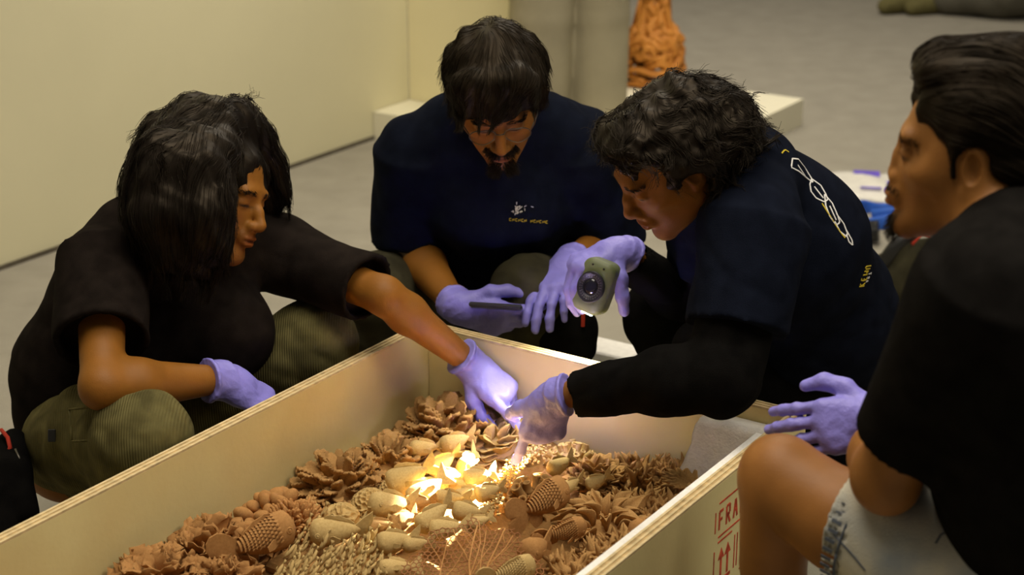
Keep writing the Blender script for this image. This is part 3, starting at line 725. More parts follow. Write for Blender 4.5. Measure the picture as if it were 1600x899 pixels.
    gm = MB()
    for m in (-1, 1):
        ring = [G(m * .034 + .026 * math.cos(a), .103 - .006 * abs(math.cos(a)), -.004 + .019 * math.sin(a)) for a in np.linspace(0, 2 * math.pi, 21)]
        gm.tube(ring, .0011, 6); gm.tube([G(m * .060, .097, .004), G(m * .075, .06, .004), G(m * .081, -.005, .002)], .0012, 6)
    gm.tube([G(-.009, .102, .002), G(0, .106, .004), G(.009, .102, .002)], .0012, 6)
    gl = link('glasses', gm.mesh('glasses', True), M['metal'], t, label='thin dark wire-rimmed glasses')
    # hair: thick, falling forward over the brow
    F = grid_for([ho + HR[:, 2] * .03], .2, .0038)
    F.ell(q(0, -.020, .050), (.094, .116, .088), HR, .02); F.ell(q(0, -.05, .02), (.097, .09, .095), HR, .03)
    for x in (-.055, -.03, 0, .03, .055): F.cone(q(x, .06, .095), q(x * 1.15 + .006, .094 - abs(x) * .35, .048), .030, .015, .02)
    for m in (-1, 1): F.cone(q(m * .075, .03, .06), q(m * .080, .028, .010), .020, .010, .02)
    F.disp(lambda P: .003 * noise3(((P - ho) @ HR) * np.array([1, .3, .35]), 170, 61, 5) + .004 * noise3(P, 60, 63), .02)
    _, V2_ = hair_obj(t, F, M['hair2'])
    cr = q(.01, -.055, .125)
    def flow(P):
        d = P - cr; return d / (np.linalg.norm(d, axis=1, keepdims=True) + 1e-6) + HR[:, 0] * .25 + HR[:, 1] * .25
    r = np.random.default_rng(8); Lq = (V2_ - ho) @ HR; roots = V2_[r.choice(len(V2_), 2600)]
    P, rad = grow(F, roots, flow, 12, .0085, .003, .45, 45, 1.0, 9, .35, .006, .00055, .25)
    P, rad = clear_face(P, rad, ho, HR, .05, lambda x: .036 - .25 * np.abs(x)); tubes('hair_strands', P, rad, M['hair2'], t)
    brows(t, hv[0], ho, HR, M['hair2'])
    beard(t, hv[0], ho, HR, lambda L: (np.abs(L[:, 0]) < .030) & (L[:, 2] < -.048) & (L[:, 2] > -.059) & (L[:, 1] > .07), M['hair2'], 'moustache', seed=4, n=420)
    beard(t, hv[0], ho, HR, lambda L: (np.abs(L[:, 0]) < .022) & (L[:, 2] < -.082) & (L[:, 2] > -.118) & (L[:, 1] > .055), M['hair2'], 'goatee', 7, .0035, .0005, 6, 480)
    return t, sh
p2, p2_shirt = person_two()
person_one()
# ============ person 3: curly hair, navy tee with a printed back over a black sweatshirt, lamp in one hand, pointing with the other
def person_three():
    t = thing('person', 'person in navy T-shirt with printed back over black sleeves, pointing into the crate', 'person')
    j = dict(pel=W(1265, 590, 3.0), waist=W(1262, 500, 2.92), chest=W(1195, 360, 2.72), neck=W(1130, 262, 2.64),
             ns=W(1178, 350, 2.54), ne=W(1128, 585, 2.50), nw=W(876, 618, 2.60), fs=W(1110, 330, 2.84), fe=W(1095, 490, 2.98), fw=W(970, 391, 2.83))
    zi = -.61 * RIGHT + .79 * UPC; yi = -.79 * RIGHT - .61 * UPC
    ho = W(1045, 252, 2.55); HR = frame(yi - .03 * FWD, .87 * zi - .48 * FWD)
    F = grid_for([ho], .17, .0026); q = head_sdf(F, ho, HR, 1.0, nose=.9); F.cone(q(0, -.035, -.05), j['neck'], .055, .064, .03); hv = F.net(); sk = [hv]
    F = grid_for([j[k] for k in j], .12, .006)
    F.path([j['pel'], j['waist'], j['chest'], j['neck']], [.11, .11, .11, .055], .04); F.path([j['ns'], j['chest'], j['fs']], [.05, .08, .05], .03)
    limb(F, j['ns'], j['ne'], j['nw'] + (j['ne'] - j['nw']) * .08, .046, .038, .0255); limb(F, j['fs'], j['fe'], j['fw'] + (j['fe'] - j['fw']) * .08, .046, .038, .0255)
    sk.append(F.net()); V, Q = weld(sk); me = mesh_np('body', V, Q); set_col(me, head_cols(V, ho, HR, (1, 1, 1), []))
    link('body', me, M['skin'], t)
    # black sweatshirt sleeves and neck under the tee
    F = grid_for([j[k] for k in ('ns', 'ne', 'nw', 'fs', 'fe', 'fw', 'neck', 'chest')], .13, .005)
    cn = j['nw'] + (j['ne'] - j['nw']) * .10; cf = j['fw'] + (j['fe'] - j['fw']) * .16
    mid = j['ne'] + (cn - j['ne']) * .35
    F.path([j['ns'], j['ne']], [.075, .062], .02); F.path([j['ne'] - UPC * .01, mid, cn + (j['ne'] - cn) * .2], [.064, .060, .047], .03); F.cone(cn + (j['ne'] - cn) * .25, cn, .047, .043, .015, cap=True)
    F.path([j['fs'], j['fe']], [.065, .055], .02); F.path([j['fe'], cf], [.055, .040], .02)
    F.cone(j['chest'], j['neck'], .12, .07, .03)
    F.disp(folds(.006, 36, 51), .03)
    un = nrm(cn - j['ne']); F.cone(cn - un * .03, cn + un * .03, .030, .030, 0, 's', cap=True)
    uf = nrm(cf - j['fe']); F.cone(cf - uf * .03, cf + uf * .03, .033, .033, 0, 's', cap=True)
    V, Q = F.net(); link('sweatshirt', mesh_np('sweatshirt', V, Q), M['black'], t)
    # navy tee
    F = grid_for([j[k] for k in ('pel', 'waist', 'chest', 'neck', 'ns', 'ne', 'fs')], .2, .006)
    F.path([j['pel'] + UPC * .03, W(1268, 500, 2.92), W(1222, 375, 2.76), W(1165, 268, 2.68)], [.165, .160, .150, .085], .06)
    F.path([j['ns'], W(1165, 275, 2.64), j['fs']], [.085, .085, .075], .04)
    hn = j['ns'] + (j['ne'] - j['ns']) * .70 + RIGHT * .008; hf = j['fs'] + (j['fe'] - j['fs']) * .5
    F.cone(j['ns'], hn, .092, .088, .04, cap=True); F.cone(j['fs'], hf, .08, .075, .03, cap=True)
    F.disp(folds(.006, 22, 52, UPC, .5), .03); F.disp(folds(.003, 46, 53), .02)
    nd = nrm(W(1100, 230, 2.62) - j['neck']); F.ell(j['neck'] + nd * .035, (.075, .075, .06), frame(np.cross(nd, FWD), nd), .01, 's')
    V, Q = F.net(); sh = link('t_shirt', mesh_np('t_shirt', V, Q), M['navy'], t)
    # trousers
    rk, lk = W(1042, 492, 3.0), W(1120, 560, 2.86); ra, la = np.array([rk[0] + .13, rk[1] + .08, .08]), np.array([lk[0] + .12, lk[1] + .12, .08])
    F = grid_for([j['pel'], rk, lk, (ra[0], ra[1], .03), (la[0], la[1], .03)], .19, .0065)
    F.ell(j['pel'] - UPC * .06, (.18, .17, .14), None, .04); F.path([j['pel'], rk, ra], [.12, .085, .07], .03); F.path([j['pel'] - FWD * .08, lk, la], [.12, .085, .07], .03)
    F.disp(folds(.006, 34, 55), .03); V, Q = F.net(); link('trousers', mesh_np('trousers', V, Q), M['black'], t)
    shoe_at(t, ra, -RIGHT); shoe_at(t, la, -RIGHT)
    # gloves: the pointing hand and the hand round the lamp
    tp = glove(t, j['nw'] + un * .016, frame(W(850, 738, 2.67) - j['nw'] - RIGHT * .01, -FWD * .9 + UPC * .2 + RIGHT * .25), 'left', [(4, 14, 10), (62, 82, 50), (70, 85, 50), (74, 85, 50)], j['ne'], 24, 1.0, cuff=.028,
               thumb=[(.55, .75, -.5), (.2, .8, -.65), (-.5, .75, -.5)])
    glove(t, j['fw'], frame(W(868, 424, 2.80) - j['fw'], UPC * .9 - FWD * .25), 'right', [(52, 34, 22), (56, 32, 22), (60, 32, 24), (64, 34, 26)], j['fe'], 25, 1.06, cuff=.024,
          spread=(.05, .0, -.03, -.06), thumb=[(.80, .25, -.55), (.30, .15, -.95), (.05, .10, -1)])
    # hair: curly, longer at the nape
    F = grid_for([ho + HR[:, 2] * .03, W(1150, 215, 2.6)], .16, .0038)
    F.ell(q(0, -.020, .039), (.094, .112, .082), HR, .02); F.ell(q(0, .028, .088), (.066, .058, .040), HR, .03); F.ell(q(0, -.065, .015), (.100, .085, .1), HR, .04); F.ell(q(-.01, -.115, -.005), (.075, .05, .07), HR, .04)
    for x in (-.05, -.02, .015, .05): F.ell(q(x, .050, .090), (.028, .028, .024), HR, .02)
    for z in (-.02, .02): F.ell(q(-.086, -.035, z), (.018, .035, .032), HR, .02)
    F.ell(q(-.082, .022, .035), (.020, .035, .03), HR, .02)
    F.cone(q(-.05, .112, .045), q(.05, .112, .045), .034, None, .01, 's'); F.cone(q(0, .11, .030), q(0, .12, -.12), .040, .05, .01, 's'); F.cone(q(-.086, .066, .035), q(-.07, .085, -.06), .036, .055, .01, 's'); F.ell(q(-.094, -.004, -.018), (.032, .024, .036), HR, .006, 's')
    F.disp(lambda P: .006 * noise3(P, 85, 71, 5) + .004 * noise3(P, 190, 72, 5), .025)
    _, V2_ = hair_obj(t, F, M['hair'])
    cr = q(0, -.05, .12)
    def flow(P):
        d = P - cr; return d / (np.linalg.norm(d, axis=1, keepdims=True) + 1e-6) + HR[:, 1] * -.3
    r = np.random.default_rng(18); roots = V2_[r.choice(len(V2_), 2400)]
    P, rad = grow(F, roots, flow, 12, .0075, .004, 1.2, 75, .8, 19, .5, .010, .0006, .2)
    P, rad = clear_face(P, rad, ho, HR, .035, lambda x: .062 - .3 * np.abs(x), 1.0); tubes('hair_strands', P, rad, M['hair'], t)
    brows(t, hv[0], ho, HR, M['hair'])
    return t, sh
p3, p3_shirt = person_three()
# ============ person 4: swept-back hair, black tee, pale denim shorts, kneeling close to the camera
def person_four():
    t = thing('person', 'person in black T-shirt and pale denim shorts kneeling right of the crate, in profile', 'person')
    j = dict(neck=W(1575, 356, 1.86), chest=W(1630, 520, 1.84), waist=W(1680, 720, 1.90), pel=W(1705, 900, 1.97),
             ls=W(1548, 448, 1.78), le=W(1384, 742, 1.95), lw=W(1384, 650, 2.16), rs=W(1690, 430, 2.0),
             lk=W(1228, 758, 2.12), lh=W(1600, 945, 1.95))
    la = np.array([j['lk'][0] + .03, j['lk'][1] + .02, .07])
    psi = math.radians(18); yh = -math.cos(psi) * np.array([1., 0, 0]) + math.sin(psi) * np.array([0, 1., 0]) + .03 * Z3
    ho = W(1518, 240, 1.90); HR = frame(yh, Z3 + RIGHT * .06)
    F = grid_for([ho], .18, .0026); q = head_sdf(F, ho, HR, 1.0, nose=.3, lids='down'); F.cone(q(0, -.035, -.05), j['neck'] + UPC * -.01, .057, .068, .03); hv = F.net(); sk = [hv]
    F = grid_for([j[k] for k in j] + [la], .14, .006)
    F.path([j['pel'], j['waist'], j['chest'], j['neck']], [.12, .12, .12, .055], .04); F.path([j['ls'], j['chest'], j['rs']], [.05, .08, .05], .03)
    limb(F, j['ls'], j['le'], j['lw'] + (j['le'] - j['lw']) * .08, .056, .043, .0255); F.ell(j['le'] - UPC * .018 + RIGHT * .002, (.036, .036, .034), None, .02)
    kd = nrm(j['lk'] - j['lh']); fk = j['lk'] + UPC * .0
    F.path([j['lh'] - UPC * .02, j['lk'] - kd * .10 - UPC * .012, j['lk']], [.10, .069, .066], .02)
    F.path([j['lk'] - UPC * .012 - RIGHT * .010, W(1208, 880, 2.17), la], [.056, .050, .036], .002)
    F.ell(j['lk'] + kd * .018 + UPC * .012, (.046, .046, .05), None, .03)
    sk.append(F.net()); V, Q = weld(sk); me = mesh_np('body', V, Q)
    col = head_cols(V, ho, HR, (1, 1, 1), [((0, .08, -.1), (.04, .04, .022), (.5, .45, .45), .7), ((0, .095, -.053), (.028, .03, .006), (.55, .5, .5), .6), ((-.06, .02, -.06), (.03, .045, .035), (.72, .68, .66), .5)])
    set_col(me, col); link('body', me, M['skin_dark'], t)
    # T-shirt
    F = grid_for([j[k] for k in ('pel', 'waist', 'chest', 'neck', 'ls', 'le', 'rs')], .22, .006)
    F.path([j['pel'], j['waist'], j['chest'], W(1605, 450, 1.87)], [.175, .17, .155, .085], .06)
    F.path([j['ls'], W(1590, 405, 1.84), j['rs']], [.078, .070, .078], .05)
    hm = j['ls'] + (j['le'] - j['ls']) * .80; ua = nrm(j['le'] - j['ls'])
    F.cone(j['ls'], hm + RIGHT * .004, .080, .072, .05, cap=True)
    F.disp(folds(.0045, 20, 81, UPC, .5), .03)
    F.cone(hm - ua * .03, hm + ua * .03, .057, .057, 0, 's', cap=True)
    F.ell(q(.0, .005, -.125), (.078, .078, .045), HR, .008, 's')
    V, Q = F.net(); link('t_shirt', mesh_np('t_shirt', V, Q), M['black_tee'], t)
    # denim shorts with a stitched hem
    hem = j['lk'] + (j['lh'] - j['lk']) * .30; ax = nrm(j['lh'] - j['lk'])
    F = grid_for([hem, j['lh'], j['pel'], j['pel'] + np.array([0, .2, -.25])], .2, .0058)
    k2s = np.array([j['pel'][0] - .02, j['pel'][1] + .28, .08]); F.cone(j['pel'], j['pel'] + (k2s - j['pel']) * .7, .14, .105, .03, cap=True); F.cone(hem, j['lh'], .098, .125, .03, cap=True); F.ell(j['pel'] - UPC * .02, (.19, .19, .14), None, .04)
    F.disp(folds(.006, 26, 83, ax, 1.4), .03)
    F.cone(hem - ax * .03, hem + ax * .04, .090, .092, 0, 's', cap=True)
    V, Q = F.net(); so = link('denim_shorts', mesh_np('denim_shorts', V, Q), M['denim'], t)
    # hem band: a ring of cloth with dark faded stitching bars
    u = nrm(np.cross(ax, Z3)); w = np.cross(ax, u); mb = MB(); ms = MB()
    for k in range(44):
        a = 2 * math.pi * k / 44; d = u * math.cos(a) + w * math.sin(a)
        ms.box(hem + d * .0988 + ax * .016, (.005, .0014, .015), np.stack([np.cross(ax, d), d, ax], 1))
    link('hem_stitching', ms.mesh('hem_stitching'), M['stitch'], so, label='dark fading on the rolled hem')
    ring = [hem + (u * math.cos(a) + w * math.sin(a)) * .0985 + ax * .030 for a in np.linspace(0, 2 * math.pi, 49)]
    link('hem_seam', MB().tube(ring, .002, 6).mesh('hem_seam', True), M['stitch'], so)
    shoe_at(t, la, np.array([-.83, .55, 0]))
    # the other leg: kneeling on the floor, out of the frame
    F = grid_for([j['pel'], (j['pel'][0] + .05, j['pel'][1] + .25, .06)], .18, .008)
    k2 = np.array([j['pel'][0] - .02, j['pel'][1] + .28, .08]); F.path([j['pel'], k2], [.11, .075], .02); F.path([k2, (k2[0] + .25, k2[1] - .28, .07)], [.07, .05], .02)
    V, Q = F.net(); me = mesh_np('kneeling_leg', V, Q); set_col(me, np.ones((len(V), 3))); link('kneeling_leg', me, M['skin_dark'], t)
    glove(t, j['lw'] - UPC * .004, frame(W(1280, 664, 2.17) - j['lw'], -FWD * .85 + UPC * .12 - RIGHT * .35), 'left', [(14, 22, 14), (16, 24, 16), (20, 26, 16), (26, 30, 18)], j['le'], 34, 1.02, cuff=.03,
          spread=(.10, .03, -.05, -.14), thumb=[(.75, .62, -.1), (.42, .9, -.1), (-.05, .97, -.25)])
    # hair: combed up and back
    F = grid_for([ho + HR[:, 2] * .05], .2, .0038)
    F.ell(q(0, -.022, .055), (.088, .108, .088), HR, .02); F.ell(q(0, -.070, .01), (.085, .07, .085), HR, .03)
    F.cone(q(0, .040, .108), q(0, -.04, .118), .036, .042, .03); F.ell(q(0, .054, .110), (.046, .030, .026), HR, .02); F.cone(q(-.076, .015, .03), q(-.077, .012, -.012), .010, .006, .015)
    F.path([q(-.02, .108, .068), q(-.02, .115, .040), q(0, .13, -.10)], [.036, .044, .06], .008, 's'); F.cone(q(-.082, .080, .062), q(-.070, .085, -.06), .034, .05, .01, 's')
    F.ell(q(-.095, -.006, -.004), (.028, .026, .036), HR, .006, 's'); F.cone(q(-.05, .0, -.075), q(.05, 0, -.075), .04, None, .01, 's')
    F.disp(lambda P: .0028 * noise3(((P - ho) @ HR) * np.array([1, .25, .7]), 170, 91, 5), .02)
    _, V2_ = hair_obj(t, F, M['hair2'])
    def flow(P):
        L = (P - ho) @ HR; return HR[:, 1] * -1.0 + HR[:, 2] * (np.clip(L[:, 1:2] * 8, -.9, .7) - .25)
    r = np.random.default_rng(28); roots = V2_[r.choice(len(V2_), 2400)]
    P, rad = grow(F, roots, flow, 11, .0075, .002, .3, 50, 1.0, 29, .3, .003, .0005, .1)
    P, rad = clear_face(P, rad, ho, HR, .058, lambda x: .085 - .25 * np.abs(x), .8); tubes('hair_strands', P, rad, M['hair2'], t)
    brows(t, hv[0], ho, HR, M['hair2'])
    beard(t, hv[0], ho, HR, lambda L: (np.abs(L[:, 0]) < .028) & (L[:, 2] < -.050) & (L[:, 2] > -.057) & (L[:, 1] > .07), M['hair2'], 'moustache', 4, .002, .0003, 44, 200)
    beard(t, hv[0], ho, HR, lambda L: (np.abs(L[:, 0]) < .020) & (L[:, 2] < -.088) & (L[:, 2] > -.118) & (L[:, 1] > .055), M['hair2'], 'goatee', 6, .003, .0004, 46, 320)
    return t
p4 = person_four()
# ------------------------------------------------------------------ terracotta pieces in the crate
BED = .272
def surf_pair(name, X, Y, Zt, Zb):       # closed sheet from two height grids (nu x nv)
    nu, nv = X.shape; top = np.stack([X, Y, Zt], -1).reshape(-1, 3); bot = np.stack([X, Y, Zb], -1).reshape(-1, 3); n = nu * nv
    I = np.arange(n).reshape(nu, nv); q = np.stack([I[:-1, :-1], I[1:, :-1], I[1:, 1:], I[:-1, 1:]], -1).reshape(-1, 4); f = q.tolist() + (q[:, ::-1] + n).tolist()
    ring = list(I[:, 0][::-1]) + list(I[0, 1:]) + list(I[1:, -1]) + list(I[-1, 1:-1][::-1])
    for a, b in zip(ring, ring[1:] + ring[:1]): f.append([int(b), int(a), int(a + n), int(b + n)][::-1])
    return mesh_np(name, np.concatenate([top, bot]), f)
def petal_mesh(seed, ruffle=0.0, ridge=.03, width=.42, cup=.16, nu=8, nv=6, point=.0, curl=.12, thick=.085):
    r = np.random.default_rng(seed); u = np.linspace(0, 1, nu)[:, None]; v = np.linspace(-1, 1, nv)[None]
    w = width * np.clip(np.sin(math.pi * np.clip(.10 + .84 * u, 0, 1)), 0, 1) ** (.55 + point) * (1 - point * .5 * u)
    edge = 1 + ruffle * np.sin(u * 17 + r.uniform(0, 6)) * np.abs(v)
    Y = u * (1 + ruffle * .5 * np.cos(v * 6)) + 0 * v; X = w * v * edge
    z = cup * v ** 2 * w * 2 + curl * np.sin(u * 2.6) + ridge * (np.cos(u * 30) if nu < 13 else np.cos(np.arange(nu)[:, None] * math.pi)) * np.abs(v) ** .7 + ruffle * .5 * np.sin(v * 7 + u * 5 + seed) * u
    th = (thick * (1 - .55 * np.abs(v)) * (1 - .4 * u))
    return surf_pair('petal', X, Y + 0 * v, z + th / 2, z - th)
def spike_mesh(seed, n=5, seg=4, tw=.25, r0=.20, branch=True):
    r = np.random.default_rng(seed); mb = MB(); a = r.uniform(0, 6.28); pts = []; rs = []
    for i in range(seg + 1):
        t = i / seg; pts.append((tw * math.sin(t * 2.2 + a) * t, t, tw * math.cos(t * 1.7 + a) * t)); rs.append(r0 * (1 - t) ** .8 * (1 + .25 * r.normal()) + .015)
    mb.tube(pts, rs, n)
    if branch:
        k = r.integers(1, seg - 1); b = r.normal(size=3); b[1] = abs(b[1]) + .4; b = nrm(b) * .42
        mb.tube([np.array(pts[k]), np.array(pts[k]) + b * .6, np.array(pts[k]) + b], [rs[k] * .8, rs[k] * .5, .012], n)
    return mb.mesh('spike', True)
def place(o, c, Y, Zh, s, base=np.zeros(3)):
    R = frame(Y, Zh); m = Matrix(((R * s).tolist())).to_4x4() if np.isscalar(s) else Matrix((R @ np.diag(s)).tolist()).to_4x4()
    m.translation = Vector((np.asarray(c) - base).tolist()); o.matrix_local = m
def dome_core(name, r, m, parent, zs=.75, seed=0, nlat=8, nlon=16):
    v = []; f = []
    for i in range(nlat + 1):
        for k in range(nlon):
            th = math.pi * (.08 + .84 * i / nlat) * .62; a = 2 * math.pi * k / nlon
            p = np.array([math.sin(th) * math.cos(a), math.sin(th) * math.sin(a), math.cos(th) * zs]) * r; v.append(p * (1 + .06 * noise3(p[None] / r, 4, seed)[0]))
    for i in range(nlat):
        for k in range(nlon): f.append([i * nlon + k, (i + 1) * nlon + k, (i + 1) * nlon + (k + 1) % nlon, i * nlon + (k + 1) % nlon])
    f.append(list(range(nlon))); f.append([nlat * nlon + k for k in range(nlon)][::-1])
    return link(name, mesh_np(name, v, f), m, parent)
def keep_in(c, p, L, s):                 # no petal may pierce the crate
    q = c + p - A; a, b = float(q @ V2), float(-(q @ U2)); p = p.copy(); L = L.copy(); lo, hi, bk = T + .004, CW - T - .021, T + .004
    for val, mn, ax in ((a, lo, V2), (b, bk, -U2)):
        if val < mn: p += ax * (mn - val); val = mn
        d = float(L @ ax); lim = (mn - val) / (s * 1.05)
        if d < lim: L += ax * (lim - d)
    if a > hi: p -= V2 * (a - hi); a = hi
    d = float(L @ V2); lim = (hi - a) / (s * 1.05)
    if d > lim: L -= V2 * (d - lim)
    return nrm(L), p
def coral(name, label, px, py, rpx, meshes, m, n, size, part='petal', lift=.30, zs=.75, tilt=.55, seed=0, zmin=.0, cat='coral', grp=None, core=None, rnd=.28, top=1.0, z=.312, down=0.0):
    c = WZ(px, py, z); r = rpx * 3.1 / FPX; c[2] = BED - .004
    q0 = c - A; c = c + V2 * max(0, T + r * .9 - float(q0 @ V2)) - V2 * max(0, float(q0 @ V2) - (CW - T - .02 - r * .9)) - U2 * max(0, T + r * .9 + float(q0 @ U2))
    t = thing(name, label, cat, c, grp); rr = np.random.default_rng(seed)
    H = (z - BED + .022) / r if zs is None else zs
    dome_core('core', r * .86, core or m, t, H, seed)
    for k, d in enumerate(fib(n, seed, .25, zmin)):
        p = d * np.array([r, r, r * H]) * .80; nn = nrm(d / np.array([1, 1, H])); out = np.array([d[0], d[1], 0])
        L = nrm(nn + tilt * nrm(out + 1e-4) - Z3 * down + rr.normal(0, rnd, 3)); s = size * rr.uniform(.75, 1.2) * (top + (1 - top) * (1 - d[2]))
        L, p = keep_in(c, p, L, s); o = link(part, meshes[rr.integers(len(meshes))], m, t); up = nrm(Z3 * .8 + nn * .5 + rr.normal(0, .25, 3)); place(o, p, L, up, float(s))
    return t
# bed of rough clay under the pieces, coloured darker as shade between them
def bed():
    na, nb = 90, 200; a = np.linspace(T + .002, CW - T - .020, na); b = np.linspace(T + .002, 1.95, nb); Ag, Bg = np.meshgrid(a, b, indexing='ij')
    P = A + Ag[..., None] * V2 - Bg[..., None] * U2; q = P.reshape(-1, 3).copy(); q[:, 2] = 0
    h = BED - .006 + .010 * noise3(q, 55, 1, 5) + .007 * noise3(q, 140, 2, 5); h = h.reshape(na, nb)
    V = np.stack([P[..., 0], P[..., 1], h], -1).reshape(-1, 3); I = np.arange(na * nb).reshape(na, nb); Q = np.stack([I[:-1, :-1], I[:-1, 1:], I[1:, 1:], I[1:, :-1]], -1).reshape(-1, 4)[:, ::-1]
    o = link('clay_bed', mesh_np('clay_bed', V, Q), M['bed'], label='rough brown terracotta bed, darkened as painted shade, beneath the corals and fish in the crate', category='terracotta relief', kind='stuff')
bed()
PET = [petal_mesh(s, 0, .045, .30, .07, 13, 6, 0, .05 + .05 * (s % 2), .13) for s in range(4)]; LEAF = [petal_mesh(20 + s, .22, .015, .62, .25, 8, 7, 0, .2) for s in range(4)]
SCALE = [petal_mesh(40 + s, 0, .006, .5, .10, 6, 5, .1, .05) for s in range(3)]; LOBE = [MB().tube([(0, y, .03 * math.sin(5 * y + s)) for y in (0, .12, .3, .5, .68, .8, .86)], [.16, .26, .36, .39, .33, .20, .05], 12, flat=.72).mesh('lobe', True) for s in range(3)]
LANCE = [petal_mesh(60 + s, .02, .01, .26, .5, 8, 5, .8, .25) for s in range(4)]
SPK = [spike_mesh(s, r0=.23) for s in range(6)]; SPKD = [spike_mesh(s, r0=.23) for s in range(6)]; CONE = [petal_mesh(70 + s, 0, .006, .42, .12, 6, 5, .35, .10, .12) for s in range(3)]
for mset, mm in ((PET, 'clay'), (LEAF, 'clay_red'), (SCALE, 'clay_tan'), (LOBE, 'clay_red'), (LANCE, 'clay'), (SPK, 'clay'), (SPKD, 'clay_dark'), (CONE, 'clay_dark')):
    for me in mset: me.materials.append(M[mm])
coral('petal_coral', 'broad ridged-petal terracotta coral under the reaching glove, at the crate back corner', 700, 655, 70, PET, M['clay'], 125, .045, seed=1, tilt=.2, z=.318)
coral('petal_coral', 'lit coral of overlapping rounded scales just left of the pointing glove', 783, 668, 50, SCALE, M['clay_tan'], 80, .032, seed=2, tilt=.2, z=.318)
coral('petal_coral', 'ridged-petal terracotta coral against the left panel, second from the back corner', 612, 704, 52, PET, M['clay'], 105, .037, seed=3, tilt=.2)
coral('petal_coral', 'ridged-petal terracotta coral against the left panel, above the brain coral', 530, 735, 60, PET, M['clay'], 125, .037, seed=4, tilt=.2)
coral('lobed_coral', 'smooth round-lobed terracotta coral against the left panel above the scaly fish', 428, 788, 52, LOBE, M['clay_red'], 34, .040, 'lobe', seed=5, tilt=.1)
coral('leafy_coral', 'ruffled leafy terracotta coral against the left panel, left of the scaly fish', 335, 850, 58, LEAF, M['clay_red'], 54, .040, 'leaf', seed=6, tilt=.3)
coral('leafy_coral', 'ruffled leafy terracotta coral at the bottom edge, farthest left in the crate', 250, 893, 56, LEAF, M['clay_red'], 48, .040, 'leaf', seed=7, tilt=.3)
coral('leafy_coral', 'ruffled leafy terracotta coral at the bottom edge below the scaly fish', 345, 910, 50, LEAF, M['clay_red'], 40, .034, 'leaf', seed=8, tilt=.3, z=.30)
coral('pinecone_coral', 'brown pinecone-like coral of pointed scales below the black sleeve', 935, 716, 45, CONE, M['clay_dark'], 115, .027, 'scale', seed=9, tilt=.25, z=.325)
coral('lance_coral', 'dahlia-like terracotta coral of long pointed petals right of the large scaly fish', 945, 795, 46, LANCE, M['clay'], 44, .052, seed=10, tilt=.7, z=.318)
SP = [(1003, 722, 46, 'at the back panel, nearest the pinecone-like coral'), (1072, 722, 44, 'at the back panel, left of the torn foam block'), (1002, 775, 44, 'behind the long-petalled coral, in front of the back row'),
      (1062, 790, 46, 'beside the right foam sheet, in front of the leaf fan'), (1110, 748, 30, 'in the far right corner below the foam block'), (1010, 838, 44, 'beside the right foam sheet, nearest the half-hidden scaly fish'),
      (955, 850, 46, 'in the right half, in front of the long-petalled coral'), (895, 878, 42, 'at the bottom edge, right of the sea fan'), (965, 902, 42, 'at the bottom edge, nearest the right foam sheet')]
for i, (x, y, r, w) in enumerate(SP):
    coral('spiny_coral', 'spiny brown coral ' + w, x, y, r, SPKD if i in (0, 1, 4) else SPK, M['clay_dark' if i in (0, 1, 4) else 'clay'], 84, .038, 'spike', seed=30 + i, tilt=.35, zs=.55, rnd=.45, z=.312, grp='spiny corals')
# finger coral: crowded blunt fingers
def finger_coral(px, py, rpx, n, label, m):
    c = WZ(px, py, .315); r = rpx * 3.05 / FPX; c[2] = BED; t = thing('finger_coral', label, 'coral', c); dome_core('core', r * .85, M[m], t, .8, 3); mb = MB(); rr = np.random.default_rng(12)
    for d in fib(n, 5, .3, 0):
        p = d * r * np.array([1, 1, .8]) * .8; L = nrm(nrm(d) + rr.normal(0, .28, 3)); q = p + L * .022 * rr.uniform(.8, 1.3)
        mb.tube([p, p * .4 + q * .6, q, q + L * .002], [.0038, .0036, .0030, .0012], 5)
    link('fingers', mb.mesh('fingers', True), M[m], t, kind='stuff')
finger_coral(458, 806, 58, 330, 'bristly terracotta coral of crowded blunt fingers behind the scaly fish', 'clay_red')
# brain and honeycomb corals: carved ridges
def carved(name, px, py, rpx, label, kind_, m, seed, z=.315):
    c = WZ(px, py, z); r = rpx * 3.3 / FPX; c[2] = BED + .012; nl, nn_ = 44, 96; th = np.linspace(.02, 1.75, nl)[:, None]; a = np.linspace(0, 2 * math.pi, nn_, endpoint=False)[None]
    D = np.stack([np.sin(th) * np.cos(a), np.sin(th) * np.sin(a), np.cos(th) + 0 * a], -1).reshape(-1, 3)
    if kind_ == 'brain': h = np.clip(1 - np.abs(noise3(D, 9, seed, 5)) * 2.8, 0, 1) ** .7 * .16
    else:
        F_ = fib(110, seed, .1, -.4); dd = np.sort(np.linalg.norm(D[:, None] - F_[None], axis=2), 1); h = np.clip(1 - (dd[:, 1] - dd[:, 0]) / .10, 0, 1) ** .6 * .16
    V = D * (r * (.88 + h))[:, None] * np.array([1, 1, 1.0]); I = np.arange(nl * nn_).reshape(nl, nn_); J = np.roll(I, -1, 1)
    Q = np.stack([I[:-1], I[1:], J[1:], J[:-1]], -1).reshape(-1, 4)
    t = thing(name, label, 'coral', c); me = mesh_np('head', V, np.concatenate([Q]), True); link('carved_head', me, M[m], t)
    dome_core('foot', r * .6, M[m], t, .5, 2)
carved('brain_coral', 533, 792, 29, 'small tan brain coral with winding ridges beside the finger coral', 'brain', 'clay_tan', 4)
carved('honeycomb_coral', 578, 770, 30, 'tan honeycomb-celled coral right of the brain coral', 'comb', 'clay_tan', 5)
carved('honeycomb_coral', 612, 746, 21, 'smallest honeycomb-celled coral, leaning on the larger one behind', 'comb', 'clay_tan', 6)
